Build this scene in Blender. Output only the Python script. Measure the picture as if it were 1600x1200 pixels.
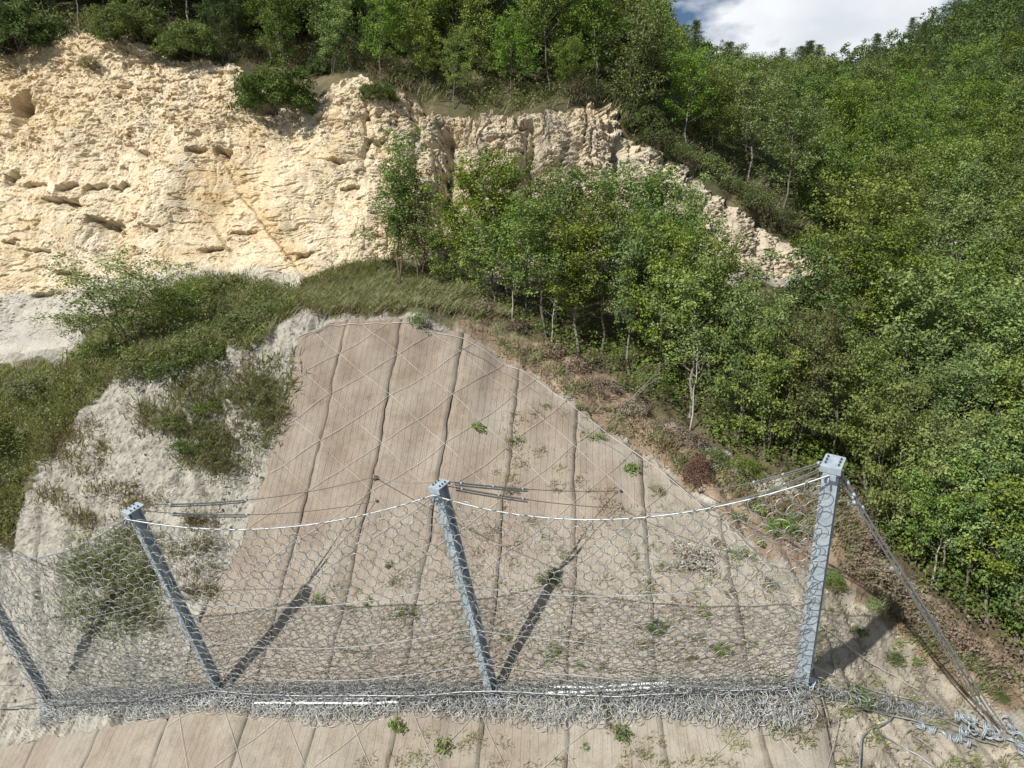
import bpy, math
import numpy as np

# ------------------------------------------------------------------ clear
for o in list(bpy.data.objects):
    bpy.data.objects.remove(o, do_unlink=True)
scene = bpy.context.scene
COL = scene.collection

# ------------------------------------------------------------------ camera
FPX, W0, H0 = 1109.0, 1600.0, 1200.0
PITCH = math.radians(11.0)
CAMZ = 16.0
cam = bpy.data.cameras.new('camera')
cam.sensor_fit = 'HORIZONTAL'
cam.sensor_width = 36.0
cam.lens = 36.0 * FPX / W0
cam.clip_start = 0.1
cam.clip_end = 3000.0
camo = bpy.data.objects.new('camera', cam)
camo.location = (0, 0, CAMZ)
camo.rotation_euler = (math.radians(90) - PITCH, 0, 0)
COL.objects.link(camo)
scene.camera = camo

# ------------------------------------------------------------------ sky, sun, exposure
SUN_EL, SUN_AZ = math.radians(41.0), math.radians(42.0)      # the light travels towards +x, +y
world = bpy.data.worlds.new('World')
scene.world = world
world.use_nodes = True
wn, wl = world.node_tree.nodes, world.node_tree.links
wn.clear()
w_out = wn.new('ShaderNodeOutputWorld')
w_bg = wn.new('ShaderNodeBackground'); w_bg.inputs['Strength'].default_value = 0.05
w_sky = wn.new('ShaderNodeTexSky'); w_sky.sky_type = 'NISHITA'; w_sky.sun_disc = False
w_sky.sun_elevation = SUN_EL; w_sky.sun_rotation = SUN_AZ + math.pi
w_sky.air_density = 1.0; w_sky.dust_density = 0.2; w_sky.ozone_density = 4.0
w_tc = wn.new('ShaderNodeTexCoord')
w_map = wn.new('ShaderNodeMapping'); w_map.inputs['Scale'].default_value = (1, 1, 2.2)
w_map.inputs['Location'].default_value = (5.73, 2.43, 0.37)
w_noi = wn.new('ShaderNodeTexNoise'); w_noi.inputs['Scale'].default_value = 3.2
w_noi.inputs['Detail'].default_value = 7; w_noi.inputs['Roughness'].default_value = 0.55
w_rmp = wn.new('ShaderNodeMapRange'); w_rmp.inputs['From Min'].default_value = 0.49; w_rmp.inputs['From Max'].default_value = 0.58
w_noi2 = wn.new('ShaderNodeTexNoise'); w_noi2.inputs['Scale'].default_value = 7; w_noi2.inputs['Detail'].default_value = 5
w_cr = wn.new('ShaderNodeValToRGB')
w_cr.color_ramp.elements[0].position = 0.3; w_cr.color_ramp.elements[0].color = (11.8, 12.5, 13.4, 1)
w_cr.color_ramp.elements[1].position = 0.7; w_cr.color_ramp.elements[1].color = (16.2, 16.5, 17.0, 1)
w_mix = wn.new('ShaderNodeMixRGB')
wl.new(w_tc.outputs['Generated'], w_map.inputs['Vector'])
wl.new(w_map.outputs['Vector'], w_noi.inputs['Vector'])
wl.new(w_map.outputs['Vector'], w_noi2.inputs['Vector'])
wl.new(w_noi.outputs['Fac'], w_rmp.inputs['Value'])
wl.new(w_noi2.outputs['Fac'], w_cr.inputs['Fac'])
wl.new(w_rmp.outputs['Result'], w_mix.inputs['Fac'])
wl.new(w_sky.outputs['Color'], w_mix.inputs['Color1'])
wl.new(w_cr.outputs['Color'], w_mix.inputs['Color2'])
wl.new(w_mix.outputs['Color'], w_bg.inputs['Color'])
wl.new(w_bg.outputs['Background'], w_out.inputs['Surface'])

sun = bpy.data.lights.new('sun', 'SUN')
sun.energy = 5.0
sun.angle = math.radians(0.5)
sun.color = (1.0, 0.97, 0.925)
suno = bpy.data.objects.new('sun', sun)
suno.rotation_euler = (math.radians(90) - SUN_EL, 0, -SUN_AZ)
suno.location = (-40, -60, 80)
COL.objects.link(suno)

vs = scene.view_settings
vs.view_transform = 'Standard'; vs.look = 'None'; vs.gamma = 1.0; vs.use_curve_mapping = False
vs.exposure = 0.33
scene.cycles.max_bounces = 6
scene.cycles.diffuse_bounces = 2
scene.cycles.transmission_bounces = 4

RNG = np.random.default_rng(7)

# ------------------------------------------------------------------ noise
_perm = np.random.default_rng(3).permutation(512)
_perm = np.concatenate([_perm, _perm, _perm])
_grad = np.random.default_rng(4).normal(size=(512, 3)); _grad /= np.linalg.norm(_grad, axis=1)[:, None]


def perlin(x, y=0.0, z=0.0):
    x, y, z = np.broadcast_arrays(np.asarray(x, float), np.asarray(y, float), np.asarray(z, float))
    xi, yi, zi = np.floor(x).astype(int), np.floor(y).astype(int), np.floor(z).astype(int)
    xf, yf, zf = x - xi, y - yi, z - zi
    u, v, w = [t * t * t * (t * (t * 6 - 15) + 10) for t in (xf, yf, zf)]
    out = 0
    for a in (0, 1):
        for b in (0, 1):
            for c in (0, 1):
                h = _perm[_perm[_perm[(xi + a) & 511] + ((yi + b) & 511)] + ((zi + c) & 511)]
                g = _grad[h]
                d = g[..., 0] * (xf - a) + g[..., 1] * (yf - b) + g[..., 2] * (zf - c)
                out = out + d * np.where(a, u, 1 - u) * np.where(b, v, 1 - v) * np.where(c, w, 1 - w)
    return out * 1.5


def fbm(x, y=0.0, z=0.0, octv=4, gain=0.5):
    s, a = 0, 1.0
    for k in range(octv):
        s = s + a * perlin(x * 2 ** k + 17 * k, y * 2 ** k + 5 * k, z * 2 ** k)
        a *= gain
    return s


def hash2(i, j, k=0):
    return _perm[_perm[_perm[np.asarray(i).astype(int) & 511] + (np.asarray(j).astype(int) & 511)] + k] / 512.0


def voronoi(x, y):
    """distance to nearest and second nearest jittered cell centre, and the cell's own value"""
    x, y = np.asarray(x, float), np.asarray(y, float)
    xi, yi = np.floor(x), np.floor(y)
    f1 = np.full(x.shape, 9.0); f2 = f1.copy(); val = np.zeros(x.shape)
    for a in (-1, 0, 1):
        for b in (-1, 0, 1):
            cx, cy = xi + a, yi + b
            px = cx + hash2(cx, cy, 1); py = cy + hash2(cx, cy, 2)
            d = np.hypot(px - x, py - y)
            hv = hash2(cx, cy, 3)
            n1 = d < f1
            f2 = np.where(n1, f1, np.minimum(f2, d))
            val = np.where(n1, hv, val)
            f1 = np.where(n1, d, f1)
    return f1, f2, val


def sstep(a, b, x):
    t = np.clip((x - a) / (b - a), 0, 1)
    return t * t * (3 - 2 * t)


def inpoly(px, py, poly):
    px, py = np.asarray(px, float), np.asarray(py, float)
    r = np.zeros(px.shape, bool)
    n = len(poly)
    for i in range(n):
        x0, y0 = poly[i]; x1, y1 = poly[(i + 1) % n]
        if y0 == y1:
            continue
        c = ((y0 > py) != (y1 > py)) & (px < (x1 - x0) * (py - y0) / (y1 - y0) + x0)
        r ^= c
    return r


# ------------------------------------------------------------------ terrain: survey lines across the hillside
CP, SP = math.cos(PITCH), math.sin(PITCH)


def P(px, py, d):
    px, py, d = np.broadcast_arrays(np.asarray(px, float), np.asarray(py, float), np.asarray(d, float))
    x = (px - 800) / FPX * d; h = (600 - py) / FPX * d
    return np.stack([x, d * CP + h * SP, -d * SP + h * CP + CAMZ], -1)


def topix(p):
    p = np.asarray(p, float)
    y, z = p[..., 1], p[..., 2] - CAMZ
    d = y * CP - z * SP; h = y * SP + z * CP
    return 800 + FPX * p[..., 0] / d, 600 - FPX * h / d, d


LINES = [
    [(-900, 1700, 19), (0, 1700, 15.5), (750, 1700, 13.2), (1250, 1700, 11.6), (2400, 1700, 10.8)],
    [(-900, 1150, 26), (0, 1150, 22.3), (345, 1150, 19.5), (750, 1150, 18.1), (1250, 1150, 15.8), (1400, 1150, 16.6), (1600, 1150, 16.8), (2400, 1150, 16)],
    [(-900, 1100, 27), (0, 1098, 23.5), (78, 1098, 23), (345, 1082, 20.4), (770, 1082, 19), (1253, 1072, 16.6), (1400, 1075, 18.1), (1600, 1075, 18.5), (2400, 1080, 17.5)],
    [(-900, 800, 30), (0, 800, 26.5), (150, 800, 24.8), (300, 800, 23.8), (450, 800, 23.1), (700, 800, 22.35), (900, 800, 21.7), (1100, 800, 21.0), (1250, 800, 21.0), (1400, 800, 22.8), (1600, 800, 23.6), (2400, 800, 25)],
    [(-900, 650, 33), (0, 650, 28.3), (150, 640, 26.3), (300, 640, 25), (450, 640, 24.4), (700, 640, 24.05), (900, 640, 24.2), (1000, 640, 24.6), (1100, 640, 25), (1250, 640, 25.8), (1400, 640, 27.4), (1600, 640, 28.8), (2400, 640, 30)],
    [(-900, 605, 34), (0, 605, 29.3), (150, 575, 27), (300, 545, 26.2), (450, 508, 25.6), (520, 496, 25.45), (640, 498, 25.4), (725, 520, 25.4), (815, 560, 25.4), (900, 585, 25.8), (1000, 590, 26.5), (1250, 580, 28), (1600, 580, 30), (2400, 580, 33)],
    [(-900, 560, 38), (0, 560, 33.5), (80, 552, 33), (150, 520, 33), (300, 470, 33), (450, 448, 33), (600, 440, 33.2), (750, 440, 33.6), (900, 430, 34.2), (1050, 425, 35), (1150, 432, 36), (1220, 440, 37), (1300, 428, 39), (1400, 400, 41.5), (1600, 370, 45), (2400, 360, 50)],
    [(-900, 60, 43), (-200, 75, 41), (0, 82, 39.5), (60, 60, 39.3), (100, 42, 39.2), (190, 50, 39), (270, 78, 38.8), (340, 96, 38.6), (380, 112, 38.5), (440, 165, 37.5), (490, 150, 37.8), (560, 128, 38), (640, 155, 38), (720, 178, 38), (800, 188, 38.3), (870, 175, 38.4), (930, 160, 38.5), (965, 172, 38.6), (985, 205, 38.8), (1050, 240, 39), (1100, 272, 39.3), (1150, 310, 39.6), (1200, 342, 40), (1260, 385, 40.5), (1310, 415, 41), (1350, 393, 42.5), (1450, 365, 45), (1600, 335, 48.5), (2400, 325, 54)],
    [(-900, -100, 62), (0, -100, 60), (500, -80, 62), (800, -50, 64), (950, 20, 66), (1050, 115, 68), (1150, 180, 70), (1300, 230, 72), (1450, 222, 78), (1600, 200, 82), (2400, 150, 90)],
    [(-900, -500, 90), (0, -450, 90), (500, -400, 92), (800, -300, 95), (950, -130, 100), (1020, 40, 108), (1080, 108, 118), (1130, 126, 125), (1200, 128, 132), (1300, 112, 140), (1360, 96, 145), (1420, 66, 150), (1500, 15, 155), (1600, -60, 160), (2400, -330, 160)],
]
GX = np.arange(-900, 2401, 6.0)
GY = np.arange(-600, 1701, 4.0)
LY, LI = [], []
for k, ln in enumerate(LINES):
    a = np.array(ln, float)
    LY.append(np.interp(GX, a[:, 0], a[:, 1])); LI.append(np.interp(GX, a[:, 0], 1 / a[:, 2]))
LY, LI = np.array(LY), np.array(LI)
LY[7] += 8 * fbm(GX * .028, 3.3, 0, 3, .6) * np.clip((1300 - GX) / 100, 0, 1)
INV = np.empty((len(GY), len(GX)))
for c in range(len(GX)):
    INV[:, c] = np.interp(GY, LY[::-1, c], LI[::-1, c])


def gauss(a, s, ax):
    r = int(3 * s) + 1
    k = np.exp(-0.5 * (np.arange(-r, r + 1) / s) ** 2); k /= k.sum()
    pad = [(0, 0), (0, 0)]; pad[ax] = (r, r)
    b = np.pad(a, pad, mode='edge')
    return np.apply_along_axis(lambda v: np.convolve(v, k, 'valid'), ax, b)


INV = gauss(gauss(INV, 3.0, 0), 3.5, 1)


def D(px, py):
    fx = np.clip((np.asarray(px, float) - GX[0]) / 6.0, 0, len(GX) - 1.001)
    fy = np.clip((np.asarray(py, float) - GY[0]) / 4.0, 0, len(GY) - 1.001)
    i, j = fx.astype(int), fy.astype(int)
    u, v = fx - i, fy - j
    q = INV[j, i] * (1 - u) * (1 - v) + INV[j, i + 1] * u * (1 - v) + INV[j + 1, i] * (1 - u) * v + INV[j + 1, i + 1] * u * v
    return 1 / q


def line_y(k, px):
    return np.interp(px, GX, LY[k])


def G(px, py):
    """a point of the hillside"""
    return P(px, py, D(px, py))


def grid_normals(pts):
    du = np.gradient(pts, axis=1); dv = np.gradient(pts, axis=0)
    n = np.cross(du, dv)
    n /= np.linalg.norm(n, axis=-1)[..., None] + 1e-9
    s = np.sign((n * (np.array([0, 0, CAMZ]) - pts)).sum(-1))[..., None]
    return n * np.where(s == 0, 1, s)


# ------------------------------------------------------------------ mesh helpers
def mesh_np(name, verts, faces, mats, smooth=True, attrs=None, mat_idx=None, n=None):
    """faces: (m,3) or (m,4) array"""
    me = bpy.data.meshes.new(name)
    verts = np.asarray(verts, np.float32).reshape(-1, 3)
    faces = np.asarray(faces, np.int32)
    k = faces.shape[1]
    me.vertices.add(len(verts)); me.vertices.foreach_set('co', verts.ravel())
    me.loops.add(faces.size); me.loops.foreach_set('vertex_index', faces.ravel())
    me.polygons.add(len(faces))
    me.polygons.foreach_set('loop_start', np.arange(0, faces.size, k, dtype=np.int32))
    me.polygons.foreach_set('loop_total', np.full(len(faces), k, np.int32))
    me.polygons.foreach_set('use_smooth', np.full(len(faces), smooth, bool))
    for m in (mats if isinstance(mats, (list, tuple)) else [mats]):
        me.materials.append(m)
    if mat_idx is not None:
        me.polygons.foreach_set('material_index', np.asarray(mat_idx, np.int32))
    for an, (dom, typ, data) in (attrs or {}).items():
        at = me.attributes.new(an, typ, dom)
        data = np.asarray(data, np.float32)
        at.data.foreach_set({'FLOAT': 'value', 'FLOAT_COLOR': 'color', 'FLOAT2': 'vector', 'FLOAT_VECTOR': 'vector'}[typ], data.ravel())
    me.update()
    me.validate()
    return me


def link(name, me, parent=None, label=None, cat=None, group=None, kind=None, loc=None):
    o = bpy.data.objects.new(name, me)
    COL.objects.link(o)
    if parent is not None:
        o.parent = parent
    if label: o['label'] = label
    if cat: o['category'] = cat
    if group: o['group'] = group
    if kind: o['kind'] = kind
    if loc is not None: o.location = loc
    return o


def grid_faces(nr, nc):
    i = np.arange(nr * nc).reshape(nr, nc)
    return np.stack([i[:-1, :-1], i[:-1, 1:], i[1:, 1:], i[1:, :-1]], -1).reshape(-1, 4)


def tube_arrays(pts, rad, n=6, caps=False):
    pts = np.asarray(pts, float)
    m = len(pts)
    rad = np.broadcast_to(np.asarray(rad, float), (m,))
    t = np.gradient(pts, axis=0); t /= np.linalg.norm(t, axis=1)[:, None] + 1e-9
    ref = np.array([0, 0, 1.0]) if abs(t[:, 2]).mean() < 0.85 else np.array([1.0, 0, 0])
    a = np.cross(t, ref); a /= np.linalg.norm(a, axis=1)[:, None] + 1e-9
    b = np.cross(t, a)
    th = np.arange(n) / n * 2 * math.pi
    v = pts[:, None] + rad[:, None, None] * (np.cos(th)[None, :, None] * a[:, None] + np.sin(th)[None, :, None] * b[:, None])
    i = np.arange(m * n).reshape(m, n); j = np.roll(i, -1, 1)
    f = np.stack([i[:-1], j[:-1], j[1:], i[1:]], -1).reshape(-1, 4)
    return v.reshape(-1, 3), f


class MB:
    """collects quads"""
    def __init__(s):
        s.v, s.f, s.n = [], [], 0

    def add(s, v, f):
        s.v.append(np.asarray(v, float)); s.f.append(np.asarray(f) + s.n); s.n += len(v)

    def tube(s, pts, rad, n=6):
        s.add(*tube_arrays(pts, rad, n))

    def box(s, c, ax, half):
        """box at c along three axes (rows of ax)"""
        c, ax = np.asarray(c, float), np.asarray(ax, float)
        sg = np.array([(i, j, k) for i in (-1, 1) for j in (-1, 1) for k in (-1, 1)], float)
        v = c + (sg * np.asarray(half)) @ ax
        f = [(0, 1, 3, 2), (4, 6, 7, 5), (0, 4, 5, 1), (2, 3, 7, 6), (0, 2, 6, 4), (1, 5, 7, 3)]
        s.add(v, np.array(f))

    def torus(s, c, nrm, R, r, ns=14, nt=4):
        nrm = np.asarray(nrm, float) / np.linalg.norm(nrm)
        ref = np.array([0, 0, 1.0]) if abs(nrm[2]) < .9 else np.array([1.0, 0, 0])
        a = np.cross(nrm, ref); a /= np.linalg.norm(a); b = np.cross(nrm, a)
        th = np.arange(ns) / ns * 2 * math.pi; ph = np.arange(nt) / nt * 2 * math.pi
        e = np.cos(th)[:, None] * a + np.sin(th)[:, None] * b
        v = c + e[:, None] * (R + r * np.cos(ph))[None, :, None] + nrm * (r * np.sin(ph))[None, :, None]
        i = np.arange(ns * nt).reshape(ns, nt)
        f = np.stack([i, np.roll(i, -1, 0), np.roll(np.roll(i, -1, 0), -1, 1), np.roll(i, -1, 1)], -1).reshape(-1, 4)
        s.add(v.reshape(-1, 3), f)

    def cyl(s, a, b, r, n=10):
        """closed cylinder (caps as a shrunken last ring)"""
        a, b = np.asarray(a, float), np.asarray(b, float)
        e = (b - a) * 1e-3
        s.tube([a, a + e, b - e, b], [r * .02, r, r, r * .02], n)

    def mesh(s, name, mat, smooth=False):
        return mesh_np(name, np.concatenate(s.v), np.concatenate(s.f), mat, smooth)


# ------------------------------------------------------------------ materials
def newmat(name):
    m = bpy.data.materials.new(name); m.use_nodes = True
    nt = m.node_tree
    b = nt.nodes['Principled BSDF']
    b.inputs['Roughness'].default_value = 0.9
    b.inputs['Specular IOR Level'].default_value = 0.2
    return m, nt.nodes, nt.links, b


def noise_node(N, L, scale, detail=4, rough=.55, vec=None):
    n = N.new('ShaderNodeTexNoise'); n.inputs['Scale'].default_value = scale
    n.inputs['Detail'].default_value = detail; n.inputs['Roughness'].default_value = rough
    if vec is not None: L.new(vec, n.inputs['Vector'])
    return n


def ramp(N, L, fac, stops):
    r = N.new('ShaderNodeValToRGB'); e = r.color_ramp.elements
    e[0].position, e[0].color = stops[0][0], (*stops[0][1], 1)
    e[1].position, e[1].color = stops[-1][0], (*stops[-1][1], 1)
    for p, c in stops[1:-1]:
        q = e.new(p); q.color = (*c, 1)
    L.new(fac, r.inputs['Fac'])
    return r


def mixc(N, L, fac, a, b, mode='MIX'):
    m = N.new('ShaderNodeMixRGB'); m.blend_type = mode
    for s, v in ((m.inputs['Fac'], fac), (m.inputs['Color1'], a), (m.inputs['Color2'], b)):
        if isinstance(v, (int, float)): s.default_value = v
        elif isinstance(v, tuple): s.default_value = (*v, 1)
        else: L.new(v, s)
    return m.outputs['Color']


def mth(N, L, op, a, b=None):
    m = N.new('ShaderNodeMath'); m.operation = op
    for s, v in ((m.inputs[0], a), (m.inputs[1], b)):
        if v is None: continue
        if isinstance(v, (int, float)): s.default_value = v
        else: L.new(v, s)
    return m.outputs[0]


def attr(N, name):
    a = N.new('ShaderNodeAttribute'); a.attribute_name = name
    return a


def bump(N, L, b, h, strength, dist):
    k = N.new('ShaderNodeBump'); k.inputs['Strength'].default_value = strength; k.inputs['Distance'].default_value = dist
    L.new(h, k.inputs['Height']); L.new(k.outputs['Normal'], b.inputs['Normal'])


def ground_material(name, bumpd=0.05, spread=0.3):
    m, N, L, b = newmat(name)
    tc = N.new('ShaderNodeTexCoord').outputs['Object']
    c = attr(N, 'ground_colour').outputs['Color']
    n1 = noise_node(N, L, 2.3, 6, .65, tc); n2 = noise_node(N, L, 22, 4, .6, tc)
    g = ramp(N, L, n1.outputs['Fac'], [(.3, (1 - spread,) * 3), (.7, (1 + spread,) * 3)])
    c2 = mixc(N, L, 1.0, c, g.outputs['Color'], 'MULTIPLY')
    g2 = ramp(N, L, n2.outputs['Fac'], [(.3, (.8, .8, .8)), (.7, (1.16, 1.15, 1.13))])
    c3 = mixc(N, L, 1.0, c2, g2.outputs['Color'], 'MULTIPLY')
    L.new(c3, b.inputs['Base Color'])
    h = mth(N, L, 'ADD', n1.outputs['Fac'], mth(N, L, 'MULTIPLY', n2.outputs['Fac'], .35))
    bump(N, L, b, h, .6, bumpd)
    return m


def metal_material(name, col, rough=.45, metallic=.55, var=.25, scale=9):
    m, N, L, b = newmat(name)
    tc = N.new('ShaderNodeTexCoord').outputs['Object']
    n1 = noise_node(N, L, scale, 5, .6, tc)
    g = ramp(N, L, n1.outputs['Fac'], [(.3, tuple(x * (1 - var) for x in col)), (.7, tuple(min(1, x * (1 + var)) for x in col))])
    L.new(g.outputs['Color'], b.inputs['Base Color'])
    b.inputs['Metallic'].default_value = metallic; b.inputs['Roughness'].default_value = rough
    b.inputs['Specular IOR Level'].default_value = .5
    return m


def leaf_material(name, dark, light, hue=.035, trans=.35, valvar=.25):
    m, N, L, b = newmat(name)
    t = attr(N, 'tone').outputs['Fac']
    c = ramp(N, L, t, [(0, dark), (1, light)]).outputs['Color']
    oi = N.new('ShaderNodeObjectInfo')
    hs = N.new('ShaderNodeHueSaturation')
    L.new(c, hs.inputs['Color'])
    r1 = N.new('ShaderNodeMapRange'); L.new(oi.outputs['Random'], r1.inputs['Value'])
    r1.inputs['To Min'].default_value = .5 - hue; r1.inputs['To Max'].default_value = .5 + hue * .75
    L.new(r1.outputs['Result'], hs.inputs['Hue'])
    fr = mth(N, L, 'FRACT', mth(N, L, 'MULTIPLY', oi.outputs['Random'], 7.31))
    r2 = N.new('ShaderNodeMapRange'); L.new(fr, r2.inputs['Value'])
    r2.inputs['To Min'].default_value = 1 - valvar; r2.inputs['To Max'].default_value = 1 + valvar
    L.new(r2.outputs['Result'], hs.inputs['Value'])
    fr3 = mth(N, L, 'FRACT', mth(N, L, 'MULTIPLY', oi.outputs['Random'], 13.7))
    r3 = N.new('ShaderNodeMapRange'); L.new(fr3, r3.inputs['Value'])
    r3.inputs['To Min'].default_value = .78; r3.inputs['To Max'].default_value = 1.05
    L.new(r3.outputs['Result'], hs.inputs['Saturation'])
    L.new(hs.outputs['Color'], b.inputs['Base Color'])
    b.inputs['Roughness'].default_value = .55; b.inputs['Specular IOR Level'].default_value = .3
    tr = N.new('ShaderNodeBsdfTranslucent')
    bright = mixc(N, L, 1.0, hs.outputs['Color'], (1.25, 1.3, .7), 'MULTIPLY')
    L.new(bright, tr.inputs['Color'])
    mx = N.new('ShaderNodeMixShader'); mx.inputs['Fac'].default_value = trans
    out = N['Material Output']
    L.new(b.outputs['BSDF'], mx.inputs[1]); L.new(tr.outputs['BSDF'], mx.inputs[2])
    L.new(mx.outputs['Shader'], out.inputs['Surface'])
    return m


def bark_material(name, a, c):
    m, N, L, b = newmat(name)
    tc = N.new('ShaderNodeTexCoord').outputs['Object']
    n1 = noise_node(N, L, 7, 5, .65, tc)
    L.new(ramp(N, L, n1.outputs['Fac'], [(.35, a), (.7, c)]).outputs['Color'], b.inputs['Base Color'])
    bump(N, L, b, n1.outputs['Fac'], .5, .02)
    return m


M_GROUND = ground_material('soil', .06)
M_GAL = metal_material('galvanised_steel', (.35, .41, .45), .5, .1, .22, 3.5)
M_GAL2 = metal_material('galvanised_plate', (.34, .39, .43), .45, .12, .2, 8)
M_RING = metal_material('ring_wire', (.36, .37, .355), .42, .5, .35, 3)
M_ROPE = metal_material('wire_rope_steel', (.29, .31, .31), .42, .45, .2, 14)
M_ROPED = metal_material('dull_wire_rope', (.26, .26, .25), .5, .5, .25, 14)
M_THIN = metal_material('thin_rope_steel', (.45, .42, .375), .5, .2, .12, 4)
M_BOLT = metal_material('bolt_steel', (.12, .13, .15), .4, .7, .2, 30)
M_BRAKE = metal_material('brake_coil_steel', (.34, .38, .40), .5, .25, .25, 12)
M_WHITE, _N, _L, _b = newmat('white_plastic'); _b.inputs['Base Color'].default_value = (.82, .82, .80, 1); _b.inputs['Roughness'].default_value = .35
M_RED, _N, _L, _b = newmat('red_tag'); _b.inputs['Base Color'].default_value = (.45, .04, .03, 1)
M_RUST = metal_material('rusty_steel', (.13, .075, .045), .8, .1, .4, 30)

# ------------------------------------------------------------------ ground zones (what grows or lies where)
Z_MAT = [(-1200, 1215), (-300, 1200), (0, 1172), (80, 1152), (180, 1140), (262, 1122), (285, 1060), (330, 930), (372, 850), (400, 790), (430, 690), (455, 590), (463, 545), (480, 515), (520, 499), (640, 500), (725, 523), (815, 575), (900, 635), (985, 695), (1060, 750), (1120, 800), (1200, 880), (1225, 960), (1250, 1080), (1275, 1130), (1290, 1200), (1320, 1750), (-1200, 1750)]
Z_GRASS = [(-900, 560), (0, 568), (90, 560), (150, 512), (300, 455), (450, 442), (600, 432), (760, 445), (880, 520), (800, 545), (730, 515), (640, 492), (520, 490), (475, 480), (430, 520), (330, 560), (180, 590), (60, 720), (15, 830), (-900, 900)]
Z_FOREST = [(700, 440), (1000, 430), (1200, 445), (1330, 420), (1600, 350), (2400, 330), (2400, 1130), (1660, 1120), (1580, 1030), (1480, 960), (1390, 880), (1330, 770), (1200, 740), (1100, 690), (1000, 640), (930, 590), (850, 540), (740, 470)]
Z_BROWN = [(700, 500), (800, 520), (920, 570), (1010, 640), (1110, 720), (1200, 760), (1330, 780), (1380, 880), (1480, 960), (1600, 1040), (1600, 1110), (1500, 1080), (1420, 1000), (1330, 930), (1200, 870), (1120, 800), (1060, 750), (985, 695), (900, 635), (815, 575), (725, 523)]


def ground_colours(px, py):
    jx = px + 16 * fbm(px * .03, py * .03, 3.1, 4); jy = py + 16 * fbm(px * .03, py * .03, 9.7, 4)
    col = np.zeros(px.shape + (3,)); col[:] = (.30, .282, .238)
    nz = fbm(px * .012, py * .02, 1.3, 4)
    col = col * (1 + .12 * nz[..., None])
    tan = inpoly(jx, jy, [(1120, 800), (1330, 930), (1420, 1000), (1600, 1110), (2400, 1200), (2400, 1800), (1300, 1800)])
    col[tan] = np.array([.295, .262, .208]) * (1 + .38 * nz[tan][:, None])
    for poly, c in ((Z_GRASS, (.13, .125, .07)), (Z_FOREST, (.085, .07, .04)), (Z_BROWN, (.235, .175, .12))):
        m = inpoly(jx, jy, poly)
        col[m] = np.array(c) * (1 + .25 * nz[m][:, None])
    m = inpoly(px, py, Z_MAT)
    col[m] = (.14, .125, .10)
    up = py < line_y(7, px) + 4
    hillc = np.where((fbm(px * .02, py * .03, 5.5, 3) > .1)[..., None], np.array([.12, .10, .055]), np.array([.075, .07, .035]))
    col[up] = hillc[up]
    far = up & (D(px, py) > 46)
    col[far] = (.045, .055, .022)
    return col


def soil_bumps(p):
    x, z = p[..., 0], p[..., 2]
    return .20 * fbm(x * .5, z * .5, 2.2, 2) + .075 * perlin(x * 1.5, z * 1.0, 7.0)


def soil_rough(p, px, py):
    """extra relief of the bare eroded soil, zero under the mats"""
    x, y, z = p[..., 0], p[..., 1], p[..., 2]
    w = z * 1.0
    rill = 1 - np.abs(perlin(x * .9 + w * .35, w * .22, 4.4)) * 2.2
    r = -.28 * np.clip(rill, 0, 1) ** 2 + .13 * fbm(x * .8, z * .8, 1.7, 5, .62)
    f1, f2, val = voronoi(x * 2.6 + .5 * perlin(x * 2, z * 2, 3), z * 3.4)
    r = r + .10 * (val - .4) * np.clip((f2 - f1) * 5, 0, 1) * (perlin(x * .6, z * .5, 8.8) > -.1)
    r = r - .16 * np.abs(perlin(x * 1.7 + w * .8, w * 1.1, 21.)) - .10 * np.abs(perlin(x * 4.1 + w * 2, w * 2.9, 31.)) - .08 * np.abs(perlin(x * 8.5, w * 7.5, 41.)) + .10
    bare = ~inpoly(px, py, Z_MAT)
    left = np.where(px < 520, 1.0, .5)
    return np.where(bare, r * left, -.05)


def build_ground():
    xs = np.concatenate([np.arange(-880, -120, 20), np.arange(-120, 560, 2.5), np.arange(560, 1720, 4), np.arange(1720, 2390, 20)]).astype(float)
    ts = np.linspace(0, 1, 420)
    PX = np.broadcast_to(xs, (len(ts), len(xs)))
    y0, y1 = 1690.0, line_y(6, xs) - 5
    yb = 1290.0                                    # most rows lie in view
    q = np.where(ts < .08, ts / .08 * .5, .5 + (ts - .08) / .92 * .5)[:, None]
    PY = np.where(q < .5, y0 + (yb - y0) * q * 2, yb + (y1 - yb) * (q - .5) * 2)
    pts = G(PX, PY)
    nrm = grid_normals(pts)
    dsp = soil_bumps(pts) + soil_rough(pts, PX, PY) * np.where(PY < line_y(6, PX) + 12, .4, 1)
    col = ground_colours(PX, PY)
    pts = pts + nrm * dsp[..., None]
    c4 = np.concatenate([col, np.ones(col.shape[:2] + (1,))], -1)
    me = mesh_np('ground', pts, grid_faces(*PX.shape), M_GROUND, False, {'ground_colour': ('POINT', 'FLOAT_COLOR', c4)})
    link('ground', me, kind='structure', label='bare pale soil slope with grassy bank and brown earth under the trees')


build_ground()


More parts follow.
